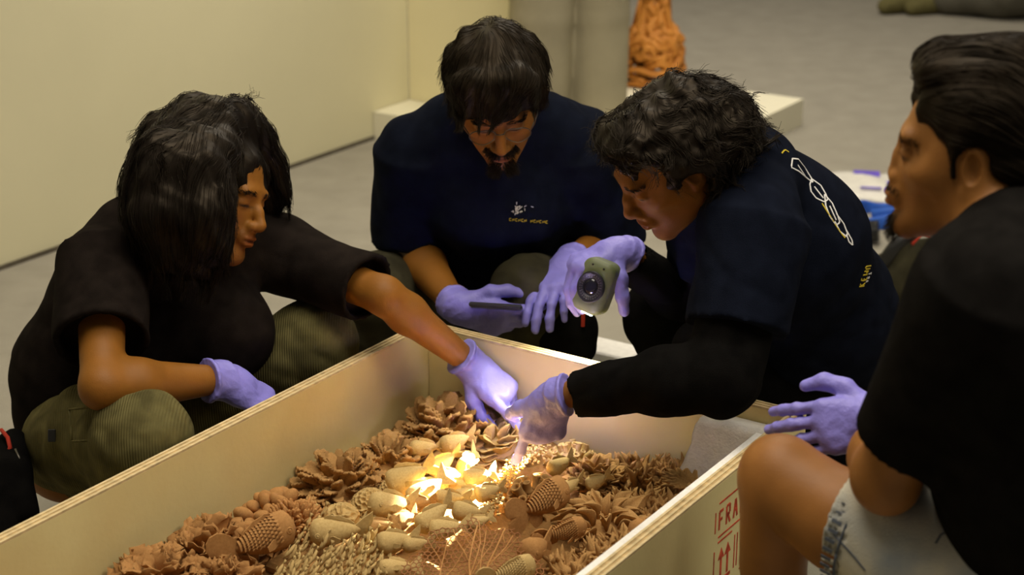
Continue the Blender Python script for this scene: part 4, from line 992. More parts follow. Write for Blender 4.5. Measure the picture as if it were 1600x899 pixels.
# tube coral and dark sponge
def tube_mesh(hole=.62, n=8):
    pr = [(1.25, 0), (1.0, .5), (.92, 1.5), (1.0, 2.6), (1.05, 2.8), (.95, 2.92), (hole, 2.85), (hole * .9, 2.2), (.02, 1.9)]
    return MB().lathe(pr, n=n).mesh('tube', True)
TUB = [tube_mesh(.55), tube_mesh(.7)]
def tube_coral(name, px, py, rpx, n, label, m, size, seed, z=.32, zs=.9):
    c = WZ(px, py, z); r = rpx * 3.1 / FPX; c[2] = BED; t = thing(name, label, 'coral', c); dome_core('core', r * .85, M[m], t, zs, seed); rr = np.random.default_rng(seed)
    ms = [x.copy() for x in TUB]
    for x in ms: x.materials.clear(); x.materials.append(M[m])
    for d in fib(n, seed, .3, .0):
        o = link('tube', ms[rr.integers(2)], M[m], t); L = nrm(nrm(d) + Z3 * .3 + rr.normal(0, .15, 3)); R = frame(np.cross(L, [.3, 1, .2]), L)
        mt = Matrix((R * size * rr.uniform(.8, 1.2)).tolist()).to_4x4(); mt.translation = Vector((d * r * np.array([1, 1, zs]) * .78).tolist()); o.matrix_local = mt
tube_coral('tube_coral', 893, 685, 38, 46, 'tan coral of open upright tubes right of the pointing glove', 'clay_tan', .0058, 15, .330)
tube_coral('sponge_coral', 834, 756, 44, 40, 'dark red-brown sponge coral with round mouths below the pointing glove', 'clay_dark', .0085, 16, .318, .85)
def polyps():
    pts = [(762, 806), (772, 778), (783, 752), (800, 730), (826, 712), (850, 700)]; c = WZ(790, 760, .29); t = thing('polyp_coral', 'string of pale beady coral polyps running down from the pointing finger', 'coral', c); mb = MB(); rr = np.random.default_rng(3)
    for k in range(620):
        u = rr.uniform(0, len(pts) - 1.001); i = int(u); f = u - i; x = pts[i][0] * (1 - f) + pts[i + 1][0] * f + rr.normal(0, 5.5); y = pts[i][1] * (1 - f) + pts[i + 1][1] * f + rr.normal(0, 6)
        w = 1 - min(1, abs(rr.normal(0, .5))); p = WZ(x, y, .285 + .035 * w) - c; s = rr.uniform(.0018, .0032)
        mb.lathe([(.1 * s, -s), (.9 * s, -.4 * s), (.9 * s, .5 * s), (.4 * s, s), (.3 * s, .7 * s)], p, frame(rr.normal(size=3) * .4 + [0, 1, 0], Z3 + rr.normal(0, .3, 3)), 6)
    link('polyps', mb.mesh('polyps', True), M['clay_tan'], t, kind='stuff')
polyps()
# ---- fish
def fish_parts(seed, fat=.46, tall=.60, scales=False):
    r = np.random.default_rng(seed); nt, na = 12, 14; v = []; f = []; prof = []
    for i in range(nt):
        t = i / (nt - 1); h = tall * .5 * (math.sin(math.pi * min(1, .10 + .88 * t ** .56)) ** .72) * (1 if t < .8 else 1 - (t - .8) * 1.6) + .015; prof.append((t, h))
        for k in range(na):
            a = 2 * math.pi * k / na; ca, sa = math.cos(a), math.sin(a)
            v.append((t, h * fat / tall * 1.15 * ca * abs(ca) ** .15, h * (sa if sa > 0 else sa * .85) - .03 * math.sin(3 * t)))
    f = [[i * na + k, i * na + (k + 1) % na, (i + 1) * na + (k + 1) % na, (i + 1) * na + k] for i in range(nt - 1) for k in range(na)] + [list(range(na))[::-1], [(nt - 1) * na + k for k in range(na)]]
    P = {'body': [mesh_np('body', v, [q[::-1] for q in f])]}
    def fin(out, th, axis):              # a plate with ridged thickness from an outline in (x, z)
        n = len(out); o = np.array(out); c = o.mean(0); mb = MB(); R_ = lambda p, y: (p[0], y, p[1])
        vv = [R_(p, th * .35) for p in o] + [R_(p, -th * .35) for p in o] + [R_(c, th), R_(c, -th)]
        ff = [[i, (i + 1) % n, 2 * n] for i in range(n)] + [[n + (i + 1) % n, n + i, 2 * n + 1] for i in range(n)] + [[(i + 1) % n, i, n + i, n + (i + 1) % n] for i in range(n)]
        if axis: vv = [(p[0], p[2], p[1]) for p in vv]; ff = [q[::-1] for q in ff]
        return mb.add(vv, ff).mesh('fin', False)
    P['tail_fin'] = [fin([(.90, -.07), (1.06, -.20), (1.26, -.32), (1.26, -.12), (1.18, 0), (1.26, .14), (1.28, .34), (1.06, .21), (.90, .08)], .05, 0)]
    hz = lambda t: np.interp(t, [p[0] for p in prof], [p[1] for p in prof]) - .03 * math.sin(3 * t)
    P['dorsal_fin'] = [fin([(t, hz(t) - .02) for t in np.linspace(.30, .86, 6)] + [(t, hz(t) + .09 * math.sin((t - .2) * 4.0) + (.018 if i % 2 else 0)) for i, t in enumerate(np.linspace(.90, .34, 7))], .025, 0)]
    P['pectoral_fin'] = []; P['eye'] = []; P['gill_cover'] = []
    for m in (-1, 1):
        pf = MB()
        b = np.array([.36, m * hz(.4) * fat / tall * 1.08, -.05]); w = np.array([[0, 0, .04], [.10, m * .05, .09], [.24, m * .12, .04], [.23, m * .12, -.04], [.11, m * .06, -.07], [0, 0, -.04]]) * 1.0
        vv = [b + x for x in w] + [b + x + np.array([.0, m * .02, 0]) for x in w]; n = 6
        pf.add(vv, [list(range(n)), list(range(n, 2 * n))[::-1]] + [[i, (i + 1) % n, n + (i + 1) % n, n + i] for i in range(n)])
        P['pectoral_fin'].append(pf.mesh('pectoral_fin'))
    for m in (-1, 1):
        ey = MB()
        y = hz(.16) * fat / tall * 1.10; R = frame((1, 0, 0), (0, m, .25)); ey.lathe([(.058, -.02), (.058, .014), (.044, .026), (.038, .014), (.024, .028), (.004, .034)], (.155, m * y, .055), R, 10)
        P['eye'].append(ey.mesh('eye', True))
    for m in (-1, 1): P['gill_cover'].append(MB().tube([(.30 + .05 * math.cos(a), m * (hz(.3) * fat / tall * 1.12 * math.cos(a * .9) + .004), hz(.3) * .8 * math.sin(a)) for a in np.linspace(-1.1, 1.1, 7)], .012, 5).mesh('gill_cover', True))
    P['mouth'] = [MB().tube([(.035, -.10, -.015), (-.012, -.045, -.03), (-.028, 0, -.035), (-.012, .045, -.03), (.035, .10, -.015)], [.006, .016, .02, .016, .006], 6).mesh('mouth', True)]
    if scales:
        sm = MB()
        for row, t in enumerate(np.linspace(.30, .90, 12)):
            for k in range(-8, 9):
                a = math.pi / 2 + (k + .5 * (row % 2)) * .21; h = np.interp(t, [p[0] for p in prof], [p[1] for p in prof]); ca, sa = math.cos(a), math.sin(a)
                p = np.array([t, h * fat / tall * 1.15 * ca * abs(ca) ** .15, h * (sa if sa > 0 else sa * .85) - .03 * math.sin(3 * t)]); n = nrm([0.0, ca * tall / fat * .8, sa]); w = np.cross(n, [1, 0, 0]); s = .031 * min(1, h / .22 + .2)
                sm.add([p + np.array([-.03, 0, 0]) + n * .0, p + w * s + n * .006, p + np.array([.05, 0, 0]) + n * .030 + w * s * .5, p + np.array([.058, 0, 0]) + n * .034, p + np.array([.05, 0, 0]) + n * .030 - w * s * .5, p - w * s + n * .006, p + np.array([.0, 0, 0]) + n * .016],
                       [[0, 1, 6], [1, 2, 6], [2, 3, 6], [3, 4, 6], [4, 5, 6], [5, 0, 6], [2, 1, 0, 5, 4, 3]])
        P['scales'] = [sm.mesh('scales')]
        P['tail_fin'] = [fin([(.90, -.07), (1.02, -.24), (1.12, -.33), (1.24, -.38), (1.36, -.36), (1.43, -.28), (1.45, -.17), (1.42, -.07), (1.34, -.01), (1.42, .05), (1.46, .15), (1.44, .27), (1.36, .36), (1.24, .38), (1.12, .33), (1.02, .24), (.90, .07)], .04, 0)]
        P['anal_fin'] = [fin([(.62, -hz(.62) * .7), (.70, -hz(.6) - .16), (.86, -hz(.6) - .20), (.98, -.22), (.92, -.10)], .03, 0)]
    return P
FISHES = [fish_parts(1, .46, .64), fish_parts(2, .52, .72), fish_parts(3, .42, .60)]; BIG = fish_parts(5, .40, .66, True)
def put_fish(name, label, px, py, z, Lpx, head, up, P, m, grp=None):
    s = Lpx * 3.05 / FPX; c = WZ(px, py, z); R = np.stack([-nrm(head), np.cross(nrm(up - nrm(head) * np.dot(up, nrm(head))), -nrm(head)), nrm(up - nrm(head) * np.dot(up, nrm(head)))], 1)
    t = thing(name, label, 'fish', c, grp)
    for k, ms in P.items():
        for m0 in ms:
            key = (m0.name, m)
            if key not in FISH_MESH:
                me = m0.copy(); me.materials.append(M[m]); FISH_MESH[key] = me
            o = link(k, FISH_MESH[key], None, t, kind='stuff' if k == 'scales' else None)
            mt = Matrix((R * s).tolist()).to_4x4(); mt.translation = Vector((R @ np.array([-.55 * s, 0, 0])).tolist()); o.matrix_local = mt
FISH_MESH = {}
UPF = np.array([-.10, .22, 1.0])
FS = [(528, 830, 66, 'pale plump clay fish in front of the brain coral, above the small shoal'), (640, 745, 60, 'pale clay fish right of the smallest honeycomb coral'), (612, 788, 62, 'pale clay fish behind the plump one, right of the larger honeycomb coral'),
      (668, 766, 58, 'pale clay fish with raised tail at the middle of the lit group'), (703, 746, 40, 'short round-headed lit fish touching the one with the raised tail'), (665, 700, 44, 'tan clay fish at the foot of the ridged-petal corals'),
      (713, 690, 50, 'tan clay fish below the broad ridged coral at the back corner'), (692, 722, 46, 'lit clay fish left of the brightest ones, behind the group'), (732, 720, 46, 'lit clay fish just left of the pointing fingertip'),
      (748, 745, 46, 'whitest clay fish in the middle of the lamp spot'), (764, 768, 38, 'bright clay fish at the right end of the lamp spot'), (735, 772, 44, 'bright clay fish in the lower half of the lamp spot'),
      (705, 778, 40, 'clay fish at the left edge of the lamp spot'), (632, 812, 38, 'brown clay fish with its snout down among the lower fish'), (596, 822, 36, 'brown clay fish right of the plump one'), (678, 806, 52, 'clay fish with split tail behind the sea fan tip'),
      (620, 846, 46, 'speckled clay fish left of the sea fan, nose to the left'), (652, 850, 36, 'small clay fish touching the left tip of the sea fan'), (700, 826, 46, 'tan clay fish lying against the upper edge of the sea fan'),
      (732, 800, 40, 'lit clay fish right behind the sea fan'), (622, 888, 44, 'clay fish at the bottom edge between shoal and sea fan'), (750, 815, 30, 'little clay fish at the foot of the bead polyps'),
      (655, 786, 36, 'small dark clay fish between two larger pale fish'), (718, 758, 34, 'little lit clay fish wedged behind the whitest one'),
      (876, 726, 40, 'tan clay fish at the foot of the tube coral'), (934, 752, 32, 'tan clay fish head poking out below the pinecone-like coral'), (893, 757, 36, 'pale clay fish behind the head of the large scaly fish')]
for i, (x, y, l, lab) in enumerate(FS):
    rr = np.random.default_rng(100 + i); yaw = rr.normal(0, .28) + (.0 if x < 800 else .4); hd = np.array([-math.cos(yaw + .42), -math.sin(yaw + .42), -.12 + rr.normal(0, .15)])
    put_fish('clay_fish', lab, x, y, .318 + .012 * rr.random() + (.008 if l > 50 else 0), l * 1.15, hd, UPF + rr.normal(0, .22, 3), FISHES[i % 3], 'clay_pale' if i not in (13, 14, 22) else 'clay', 'small clay fish')  # three of the fish take the browner clay
put_fish('scaly_fish', 'scaly terracotta fish with broad fins beside the leafy corals, left of the plump fish', 408, 842, .335, 96, np.array([.80, .55, .12]), np.array([-.45, -.25, 1]), BIG, 'clay_red')
put_fish('scaly_fish', 'large scaly terracotta fish with fanned tail below the dark sponge coral', 850, 782, .345, 84, np.array([.72, .62, .15]), np.array([-.55, -.30, 1]), BIG, 'clay_red')
put_fish('scaly_fish', 'slim scaly terracotta fish lying crosswise in front of the large scaly one', 882, 830, .335, 62, np.array([.9, .35, .1]), np.array([-.1, -.6, 1]), BIG, 'clay_red')
put_fish('scaly_fish', 'scaly terracotta fish half hidden by the foam sheet on the right', 1012, 826, .335, 60, np.array([-.6, -.4, .1]), np.array([.2, -.2, 1]), BIG, 'clay_red')
put_fish('scaly_fish', 'scaly terracotta fish lying on the sea fan at the bottom edge', 800, 893, .375, 62, np.array([.85, .4, .1]), np.array([-.2, -.3, 1]), BIG, 'clay_pale')
put_fish('round_mouthed_fish', 'terracotta fish with a big round eye right of the sea fan', 838, 856, .335, 60, np.array([-.5, -.8, .1]), np.array([-.3, -.4, 1]), FISHES[1], 'clay_red')
# ---- shoal of small fish on a ridge
def shoal():
    c = WZ(505, 862, .30); t = thing('fish_shoal', 'dense shoal of finger-long clay fish carved on one slab at the bottom edge', 'fish relief', c); rr = np.random.default_rng(9)
    me = [MB().tube([(0, 0, 0), (.08, .25, 0), (.10, .5, 0), (.06, .78, 0), (.02, .88, 0), (0, .9, 0)], [.02, .12, .15, .10, .04, .03], 6, flat=.7) for _ in range(3)]; ms = []
    for k, b in enumerate(me):
        b.tube([(0, .86, 0), (.0, 1.0, 0), (.0, 1.12, .0)], [.04, .09, .13], 4, flat=.25, up=(0, 0, 1)); b.tube([(.10, .45, .10), (.10, .62, .2), (.08, .72, .2)], [.05, .05, .01], 4, flat=.3); x = b.mesh('small_fish', True); x.materials.append(M['clay_pale' if k == 0 else 'clay_tan']); ms.append(x)
    n = 0
    for y in np.arange(800, 925, 11):
        for x in np.arange(420, 612, 13):
            x2, y2 = x + rr.normal(0, 3.5) + (y % 22) * .3, y + rr.normal(0, 3)
            if x2 < 425 + (899 - y2) * .62 or math.hypot(x2 - 536, y2 - 790) < 38 or math.hypot(x2 - 580, y2 - 768) < 38 or y2 < 804 or math.hypot(x2 - 528, (y2 - 828) * 1.1) < 30 or x2 > 612 - (y2 - 860) * .3 or (x2 > 575 and y2 < 800): continue
            p = WZ(x2, y2, .312 + rr.normal(0, .004)) - c; L = nrm(np.array([.55, .50, .75]) + rr.normal(0, .16, 3)); o = link('small_fish', ms[rr.integers(3)], None, t); place(o, p - L * .014, L, nrm(np.array([-.6, -.7, .2]) + rr.normal(0, .3, 3)), .033 * rr.uniform(.85, 1.15)); n += 1
    mb = MB(); mb.box(WZ(525, 868, .278) - c, (.15, .20, .02), RB, .006); link('slab', mb.mesh('slab'), M['clay_dark'], t)
shoal()
# ---- sea fan: an open net of clay with branching veins
def sea_fan():
    c = WZ(738, 896, .350); ex = RIGHT; ey = nrm(np.array([0, .86, .40])); ez = np.cross(ex, ey); t = thing('sea_fan', 'flat red-brown sea fan with an open net between branching veins', 'coral', c); rr = np.random.default_rng(21)
    Wd, Hh = .118, .155
    inside = lambda x, y: (x / Wd) ** 2 + ((y + .035) / (Hh - .02)) ** 2 < 1 + .12 * math.sin(9 * math.atan2(y, x)) and y > -.15
    s = .0045; nodes = {}; edges = []
    def node(i, j):
        if (i, j) in nodes: return nodes[i, j]
        x = (i * .8660 + 0) * s * 1.15; y = j * s * .5 * 1.15
        h = np.random.default_rng((i + 500) * 1009 + j + 500); x += h.normal(0, .0010); y += h.normal(0, .0010); nodes[i, j] = (x, y); return nodes[i, j]
    for i in range(-32, 33):
        for j in range(-78, 79):
            m_ = (j + (3 if i % 2 else 0)) % 6
            if m_ == 0: edges += [((i, j), (i, j + 2)), ((i, j), (i + 1, j - 1)), ((i, j), (i - 1, j - 1))]
    curve = lambda x, y: c * 0 + ex * x + ey * y + ez * (-.9 * x * x + .5 * y * y + .003 * math.sin(60 * x + 40 * y))
    mb = MB()
    for a, b in edges:
        pa, pb = node(*a), node(*b)
        if inside(*pa) and inside(*pb): mb.tube([curve(*pa), curve(*pb)], .00105, 4, cap=False, flat=1.0)
    link('net', mb.mesh('net', True), M['fan_red'], t, kind='stuff')
    def vein(x, y, a, L, r, dep):
        pts = [(x, y)]
        for k in range(7): a += rr.normal(0, .12); x += math.cos(a) * L / 7; y += math.sin(a) * L / 7; pts.append((x, y))
        pts = [p for p in pts if inside(*p)]
        if len(pts) > 2:
            link('branch', MB().tube([curve(*p) + ez * .0008 for p in pts], [r * (1 - .55 * k / len(pts)) for k in range(len(pts))], 6).mesh('branch', True), M['clay_red'], t)
            if dep: 
                for k in (2, 4): 
                    if k < len(pts): vein(*pts[k], a + (.55 if k == 2 else -.5) * rr.choice([-1, 1]), L * .62, r * .62, dep - 1)
    for a in (.45, .95, 1.35, 1.75, 2.2, 2.7): vein(.0 + .02 * math.cos(a), -.13, a, .26, .0024, 2)
sea_fan()
# ---- leaf fan by the right side
def leaf_fan(px, py, label):
    c = WZ(px, py, .325); t = thing('leaf_fan', label, 'coral', c); ms = [petal_mesh(80 + s, .08, .04, .16, .2, 9, 5, .35, .1) for s in range(3)]
    for k, a in enumerate(np.linspace(-1.25, 1.25, 9)):
        o = link('blade', ms[k % 3], M['clay'], t); d = np.array([math.cos(a + 2.6), math.sin(a + 2.6) * .8, .42]); place(o, np.array([.01, -.005, -.012]), d, Z3 + nrm([-.2, -.5, 0]) * .4, .062 * (1 - .25 * abs(a) / 1.25))
    link('stalk', MB().tube([(.03, -.02, -.05), (.018, -.01, -.02), (0, 0, 0)], [.012, .010, .008], 8).mesh('stalk', True), M['clay'], t)
leaf_fan(1072, 758, 'orange fan of ridged leaf blades beside the foam sheet near the far right corner')
# ------------------------------------------------------------------ things held and lying about
def work_light():
    c = W(932, 447, 2.79); yaw = nrm(-FWD * .86 - RIGHT * .42 - UPC * .06); upv = nrm(UPC * .93 + RIGHT * .44); R = frame(yaw, upv)   # y: the ringed face, z: top
    t = thing('work_light', 'small olive-green hand lamp with a ringed round front held in a violet glove', 'lamp', c)
    F = Fld((-.075,) * 3, (.075,) * 3, .0025)
    hx, hy, hz, rr = .034, .026, .053, .021
    X, Y, Z = F.ax[0][:, None, None], F.ax[1][None, :, None], F.ax[2][None, None, :]
    L = [X * R[0, i] + Y * R[1, i] + Z * R[2, i] for i in range(3)]
    q = [np.abs(L[0]) - (hx - rr), np.abs(L[1]) - (hy - rr * .6), np.abs(L[2]) - (hz - rr)]
    F.f = (np.sqrt(np.clip(q[0], 0, 9) ** 2 + np.clip(q[1] * 1.6, 0, 9) ** 2 + np.clip(q[2], 0, 9) ** 2) + np.minimum(np.maximum(np.maximum(q[0], q[1]), q[2]), 0) - rr).astype(np.float32)
    V, Q = F.net(); link('housing', mesh_np('housing', V, Q), M['lamp_green'], t)
    Rf = np.stack([R[:, 0], -R[:, 2], R[:, 1]], 1); fc = R[:, 1] * hy
    link('front_ring', MB().lathe([(.0275, -.004), (.0275, .0035), (.0255, .0050), (.0235, .0035), (.0150, .0032), (.0148, .0015)], fc, Rf, 32, 1, 1.12).mesh('front_ring', True), M['dark_plastic'], t)
    gm = MB()
    for k in range(28):
        a = 2 * math.pi * k / 28
        for rad in (.0175, .0212): gm.lathe([(.0011, 0), (.0011, .0008), (.0003, .0012)], fc + Rf @ np.array([rad * math.cos(a), rad * 1.12 * math.sin(a), .0034]), Rf, 6)
    link('grille_studs', gm.mesh('grille_studs'), M['metal'], t, kind='stuff')
    link('front_lens', MB().lathe([(.0148, 0), (.0142, .0030), (.008, .0042), (.0004, .0046)], fc, Rf, 24, 1, 1.12).mesh('front_lens', True), M['glass'], t)
    for x in (-.012, .012):
        link('screw', MB().lathe([(.0022, 0), (.0022, .001), (.0004, .0014)], fc + R @ np.array([x, -.0005, .041]), Rf, 8).mesh('screw'), M['dark_plastic'], t)
    side = MB().box(R @ np.array([.031, -.002, -.004]), (.006, .030, .066), R, .002); link('side_grip', side.mesh('side_grip'), M['dark_plastic'], t)
    lo = R @ np.array([-.006, .012, -hz])
    link('led', MB().box(lo + R @ np.array([0, 0, .0005]), (.022, .007, .004), R, .001).mesh('led'), emat('led_glow', (.80, 1.0, .78), 30), t)
    p = c + R @ np.array([-.006, .012, -hz - .008])
    l = bpy.data.lights.new('lamp_beam', 'SPOT'); l.energy = 800; l.color = (1.0, .99, .80); l.spot_size = math.radians(29); l.spot_blend = .85; l.shadow_soft_size = .006
    o = bpy.data.objects.new('lamp_beam', l); o.location = p; o.rotation_euler = (Vector(WZ(755, 754, .32).tolist()) - Vector(p.tolist())).to_track_quat('-Z', 'Y').to_euler(); C.objects.link(o)
    l2 = bpy.data.lights.new('lamp_flood', 'SPOT'); l2.energy = 8; l2.color = (1.0, .95, .68); l2.spot_size = math.radians(124); l2.spot_blend = .5; l2.shadow_soft_size = .035
    o2 = bpy.data.objects.new('lamp_flood', l2); o2.location = p; o2.rotation_euler = (Vector((p + np.array([-.03, -.05, -.4])).tolist()) - Vector(p.tolist())).to_track_quat('-Z', 'Y').to_euler(); C.objects.link(o2)
work_light()
def phone():
    c = W(775, 479, 2.93); R = frame(nrm(FWD * .93 - UPC * .05 + RIGHT * .02), nrm(UPC + RIGHT * .06)); R = np.stack([R[:, 0], R[:, 1], R[:, 2]], 1)
    t = thing('smartphone', 'black smartphone seen edge-on in a violet gloved hand', 'phone', c)
    link('body', MB().box((0, 0, 0), (.106, .070, .0095), R, .003).mesh('phone_body'), M['dark_plastic'], t)
    link('screen', MB().box(R @ np.array([0, 0, .0045]), (.102, .066, .001), R, .0003).mesh('screen'), M['glass'], t)
    link('side_button', MB().box(R @ np.array([.02, -.0352, 0]), (.014, .001, .003), R).mesh('side_button'), M['dark_plastic'], t)
phone()
# floor things behind on the right
def packet():
    c = WZ(1352, 296, .0); t = thing('plastic_packet', 'white printed plastic packet lying on the carpet above the blue strap', 'packet', c); r = np.random.default_rng(4)
    nu, nv = 14, 9; u = np.linspace(-1, 1, nu)[:, None]; v = np.linspace(-1, 1, nv)[None]; ex, ey = np.array([.985, -.17, 0]), np.array([.17, .985, 0])
    X = .155 * u + 0 * v; Y = .165 * v + 0 * u; h = .012 + .018 * (1 - u ** 2) * (1 - v ** 2) + .004 * np.sin(6 * u + 4 * v); me = surf_pair('packet', X, Y, h, h * 0 + .001); me.materials.append(M['bagw'])
    o = link('bag', me, None, t); o.matrix_local = Matrix(np.stack([ex, ey, Z3], 1).tolist()).to_4x4()
    def print_(nm, x0, y0, x1, y1, m, hh): 
        q = link(nm, MB().box(((x0 + x1) / 2, (y0 + y1) / 2, hh), (x1 - x0, y1 - y0, .002)).mesh(nm), M[m], t); q.matrix_local = Matrix(np.stack([ex, ey, Z3], 1).tolist()).to_4x4()
    print_('blue_panel', -.04, .08, .05, .15, 'violet', .024); print_('violet_panel', .06, -.10, .13, .02, 'violet', .026); print_('blue_mark', -.02, -.09, .05, -.075, 'violet', .031); print_('red_mark', -.11, -.03, -.085, .0, 'redcloth', .024)
packet()
def strap():
    c = WZ(1385, 345, 0); t = thing('blue_strap', 'coil of wide blue strap on the carpet beside the white packet', 'strap', c); mb = MB(); pts = []
    for k in range(26):
        a = k / 25 * 2 * math.pi * .92 + .3; pts.append(np.array([.095 * math.cos(a), .10 * math.sin(a), .016 + .012 * math.sin(3 * a)]))
    mb.tube(pts, .006, 8, flat=4.0); mb.tube([np.array([-.06, -.06, .03]), np.array([0, -.085, .045]), np.array([.075, -.05, .03]), np.array([.10, .03, .025])], .006, 8, flat=4.2)
    link('webbing', mb.mesh('webbing', True), M['blue'], t)
    link('buckle', MB().box((.06, .05, .03), (.04, .025, .012), np.eye(3), .003).mesh('buckle'), M['dark_plastic'], t)
strap()
def lens():
    c = WZ(1352, 384, 0) + np.array([0, .03, 0]); t = thing('camera_lens', 'short black camera lens lying on the carpet below the blue strap', 'lens', c); R = frame((0, .5, 1), (.93, -.36, .05))
    link('barrel', MB().lathe([(.030, -.045), (.034, -.043), (.034, -.012), (.036, -.010), (.036, .018), (.033, .02), (.033, .042), (.031, .044)], (0, 0, .036), R, 24).mesh('barrel', True), M['dark_plastic'], t)
    link('front_glass', MB().lathe([(.029, .0435), (.018, .0455), (.0004, .046)], (0, 0, .036), R, 20).mesh('front_glass', True), M['glass'], t)
    link('focus_ring', MB().lathe([(.0345, -.008), (.0372, -.007), (.0372, .012), (.0345, .013)], (0, 0, .036), R, 24).mesh('focus_ring'), M['metal'], t)
    link('lens_cap', MB().lathe([(.028, 0), (.030, .002), (.030, .008), (.027, .010)], WZ(1332, 352, 0) , np.eye(3), 20).mesh('lens_cap'), M['tan'], label='cream round lens cap lying beside the black lens', category='lens cap')
lens()
def cable_bag():
    c = WZ(1398, 470, 0); t = thing('camera_bag', 'dark camera bag with red-trimmed strap on the carpet behind the person in profile', 'bag', c); F = Fld((-.2, -.2, -.01), (.2, .2, .3), .007)
    F.cone((-.04, 0, .06), (.08, .02, .07), .075, .08, .02); F.cone((.03, 0, .12), (.09, .02, .13), .06, .05, .03); F.disp(folds(.006, 30, 96), .03); F.cut((0, 0, .003), (0, 0, -1)); V, Q = F.net(); link('bag_body', mesh_np('bag_body', V, Q), M['olive_dark'], t)
    link('strap', MB().tube([(-.07, -.05, .10), (-.02, -.06, .19), (.05, -.03, .235), (.11, .0, .2), (.13, .03, .1)], .009, 8, flat=2.2).mesh('strap', True), M['dark_plastic'], t)
    link('red_trim', MB().tube([(.02, -.066, .19), (.05, -.046, .215), (.08, -.034, .20)], .005, 6).mesh('red_trim', True), M['redcloth'], t)
cable_bag()
slab_w = thing('foam_box', 'white foam box lid standing behind the back of the crate', 'box', WZ(955, 550, .18))
link('lid', MB().box((0, 0.03, -.09), (.15, .09, .18), RB, .004).mesh('lid'), M['foam'], slab_w)
# standing person behind: grey-green trousers only in view
def stander():
    c = WZ(888, 235, 0); t = thing('person', 'standing person seen from the legs down in loose grey trousers', 'person', c)
    F = grid_for([(-.16, 0, .0), (.22, 0, 1.5)], .2, .009); zc = 1.02
    for m, (x0, y0) in ((-1, (-.105, -.02)), (1, (.105, .05))):
        F.path([(x0, y0, .06), (x0 * .98, y0, .5), (x0 * .82, y0 * .6, 1.0)], [.108, .118, .135], .01)
    F.ell((0, 0, 1.0), (.20, .15, .16), None, .04); F.disp(folds(.008, 14, 98, Z3, .3), .04); F.cut((0, 0, .05), (0, 0, -1))
    V, Q = F.net(); link('trousers', mesh_np('trousers', V, Q), M['trouser'], t)
    F = grid_for([(0, 0, .9), (0, 0, 1.7)], .34, .011); F.path([(0, 0, .95), (0, 0, 1.2), (0, .0, 1.42)], [.17, .16, .15], .05); F.cone((-.17, 0, 1.38), (.17, 0, 1.38), .075, None, .04)
    for m in (-1, 1): F.path([(m * .2, 0, 1.36), (m * .25, .02, 1.1), (m * .23, -.08, .88)], [.06, .045, .035], .03)
    F.cone((0, 0, 1.42), (0, -.01, 1.52), .06, .055, .03); V, Q = F.net(); me = mesh_np('body', V, Q); set_col(me, np.ones((len(V), 3)) * .5); link('body', me, M['skin'], t)
    for m, (x0, y0) in ((-1, (-.105, -.02)), (1, (.105, .05))):
        F = Fld((x0 - .1, y0 - .25, 0), (x0 + .1, y0 + .12, .16), .007); F.cone((x0, y0, .055), (x0 * 1.1, y0 - .14, .035), .05, .042, .02); F.cut((0, 0, .004), (0, 0, -1)); V, Q = F.net(); link('shoe', mesh_np('shoe', V, Q), M['dark_plastic'], t)
stander()
# orange openwork sculpture on the plinth
def sculpture():
    c = WZ(1020, 130, PH); t = thing('openwork_sculpture', 'tall orange openwork ceramic sculpture on the white plinth', 'sculpture', c); rr = np.random.default_rng(31)
    def rad(z): return np.interp(z, [0, .05, .17, .21, .25, .6, 1.0, 1.05], [.115, .125, .110, .085, .050, .045, .055, .02])
    for k in range(46):
        a = rr.uniform(0, 6.28); z = rr.uniform(0, .15); pts = []; dz = rr.uniform(.02, .035)
        for i in range(14):
            r_ = rad(z) * rr.uniform(.85, 1.05); pts.append(np.array([r_ * math.cos(a), r_ * math.sin(a), z + .012])); a += rr.normal(0, .45); z = min(max(z + dz * rr.uniform(-.4, 1.6) * (1 if k % 3 else 2.3), 0), 1.0)
        link('coil', MB().tube(pts, [.016] + [.013 * rr.uniform(.8, 1.3) for _ in pts[2:]] + [.008], 6).mesh('coil', True), M['orange'], t)
    for z in (.012, .07, .13, .19):
        r_ = rad(z); link('ring', MB().tube([np.array([r_ * math.cos(a), r_ * math.sin(a), z + .008 * math.sin(5 * a)]) for a in np.linspace(0, 2 * math.pi, 25)], .012, 6).mesh('ring', True), M['orange'], t)
sculpture()
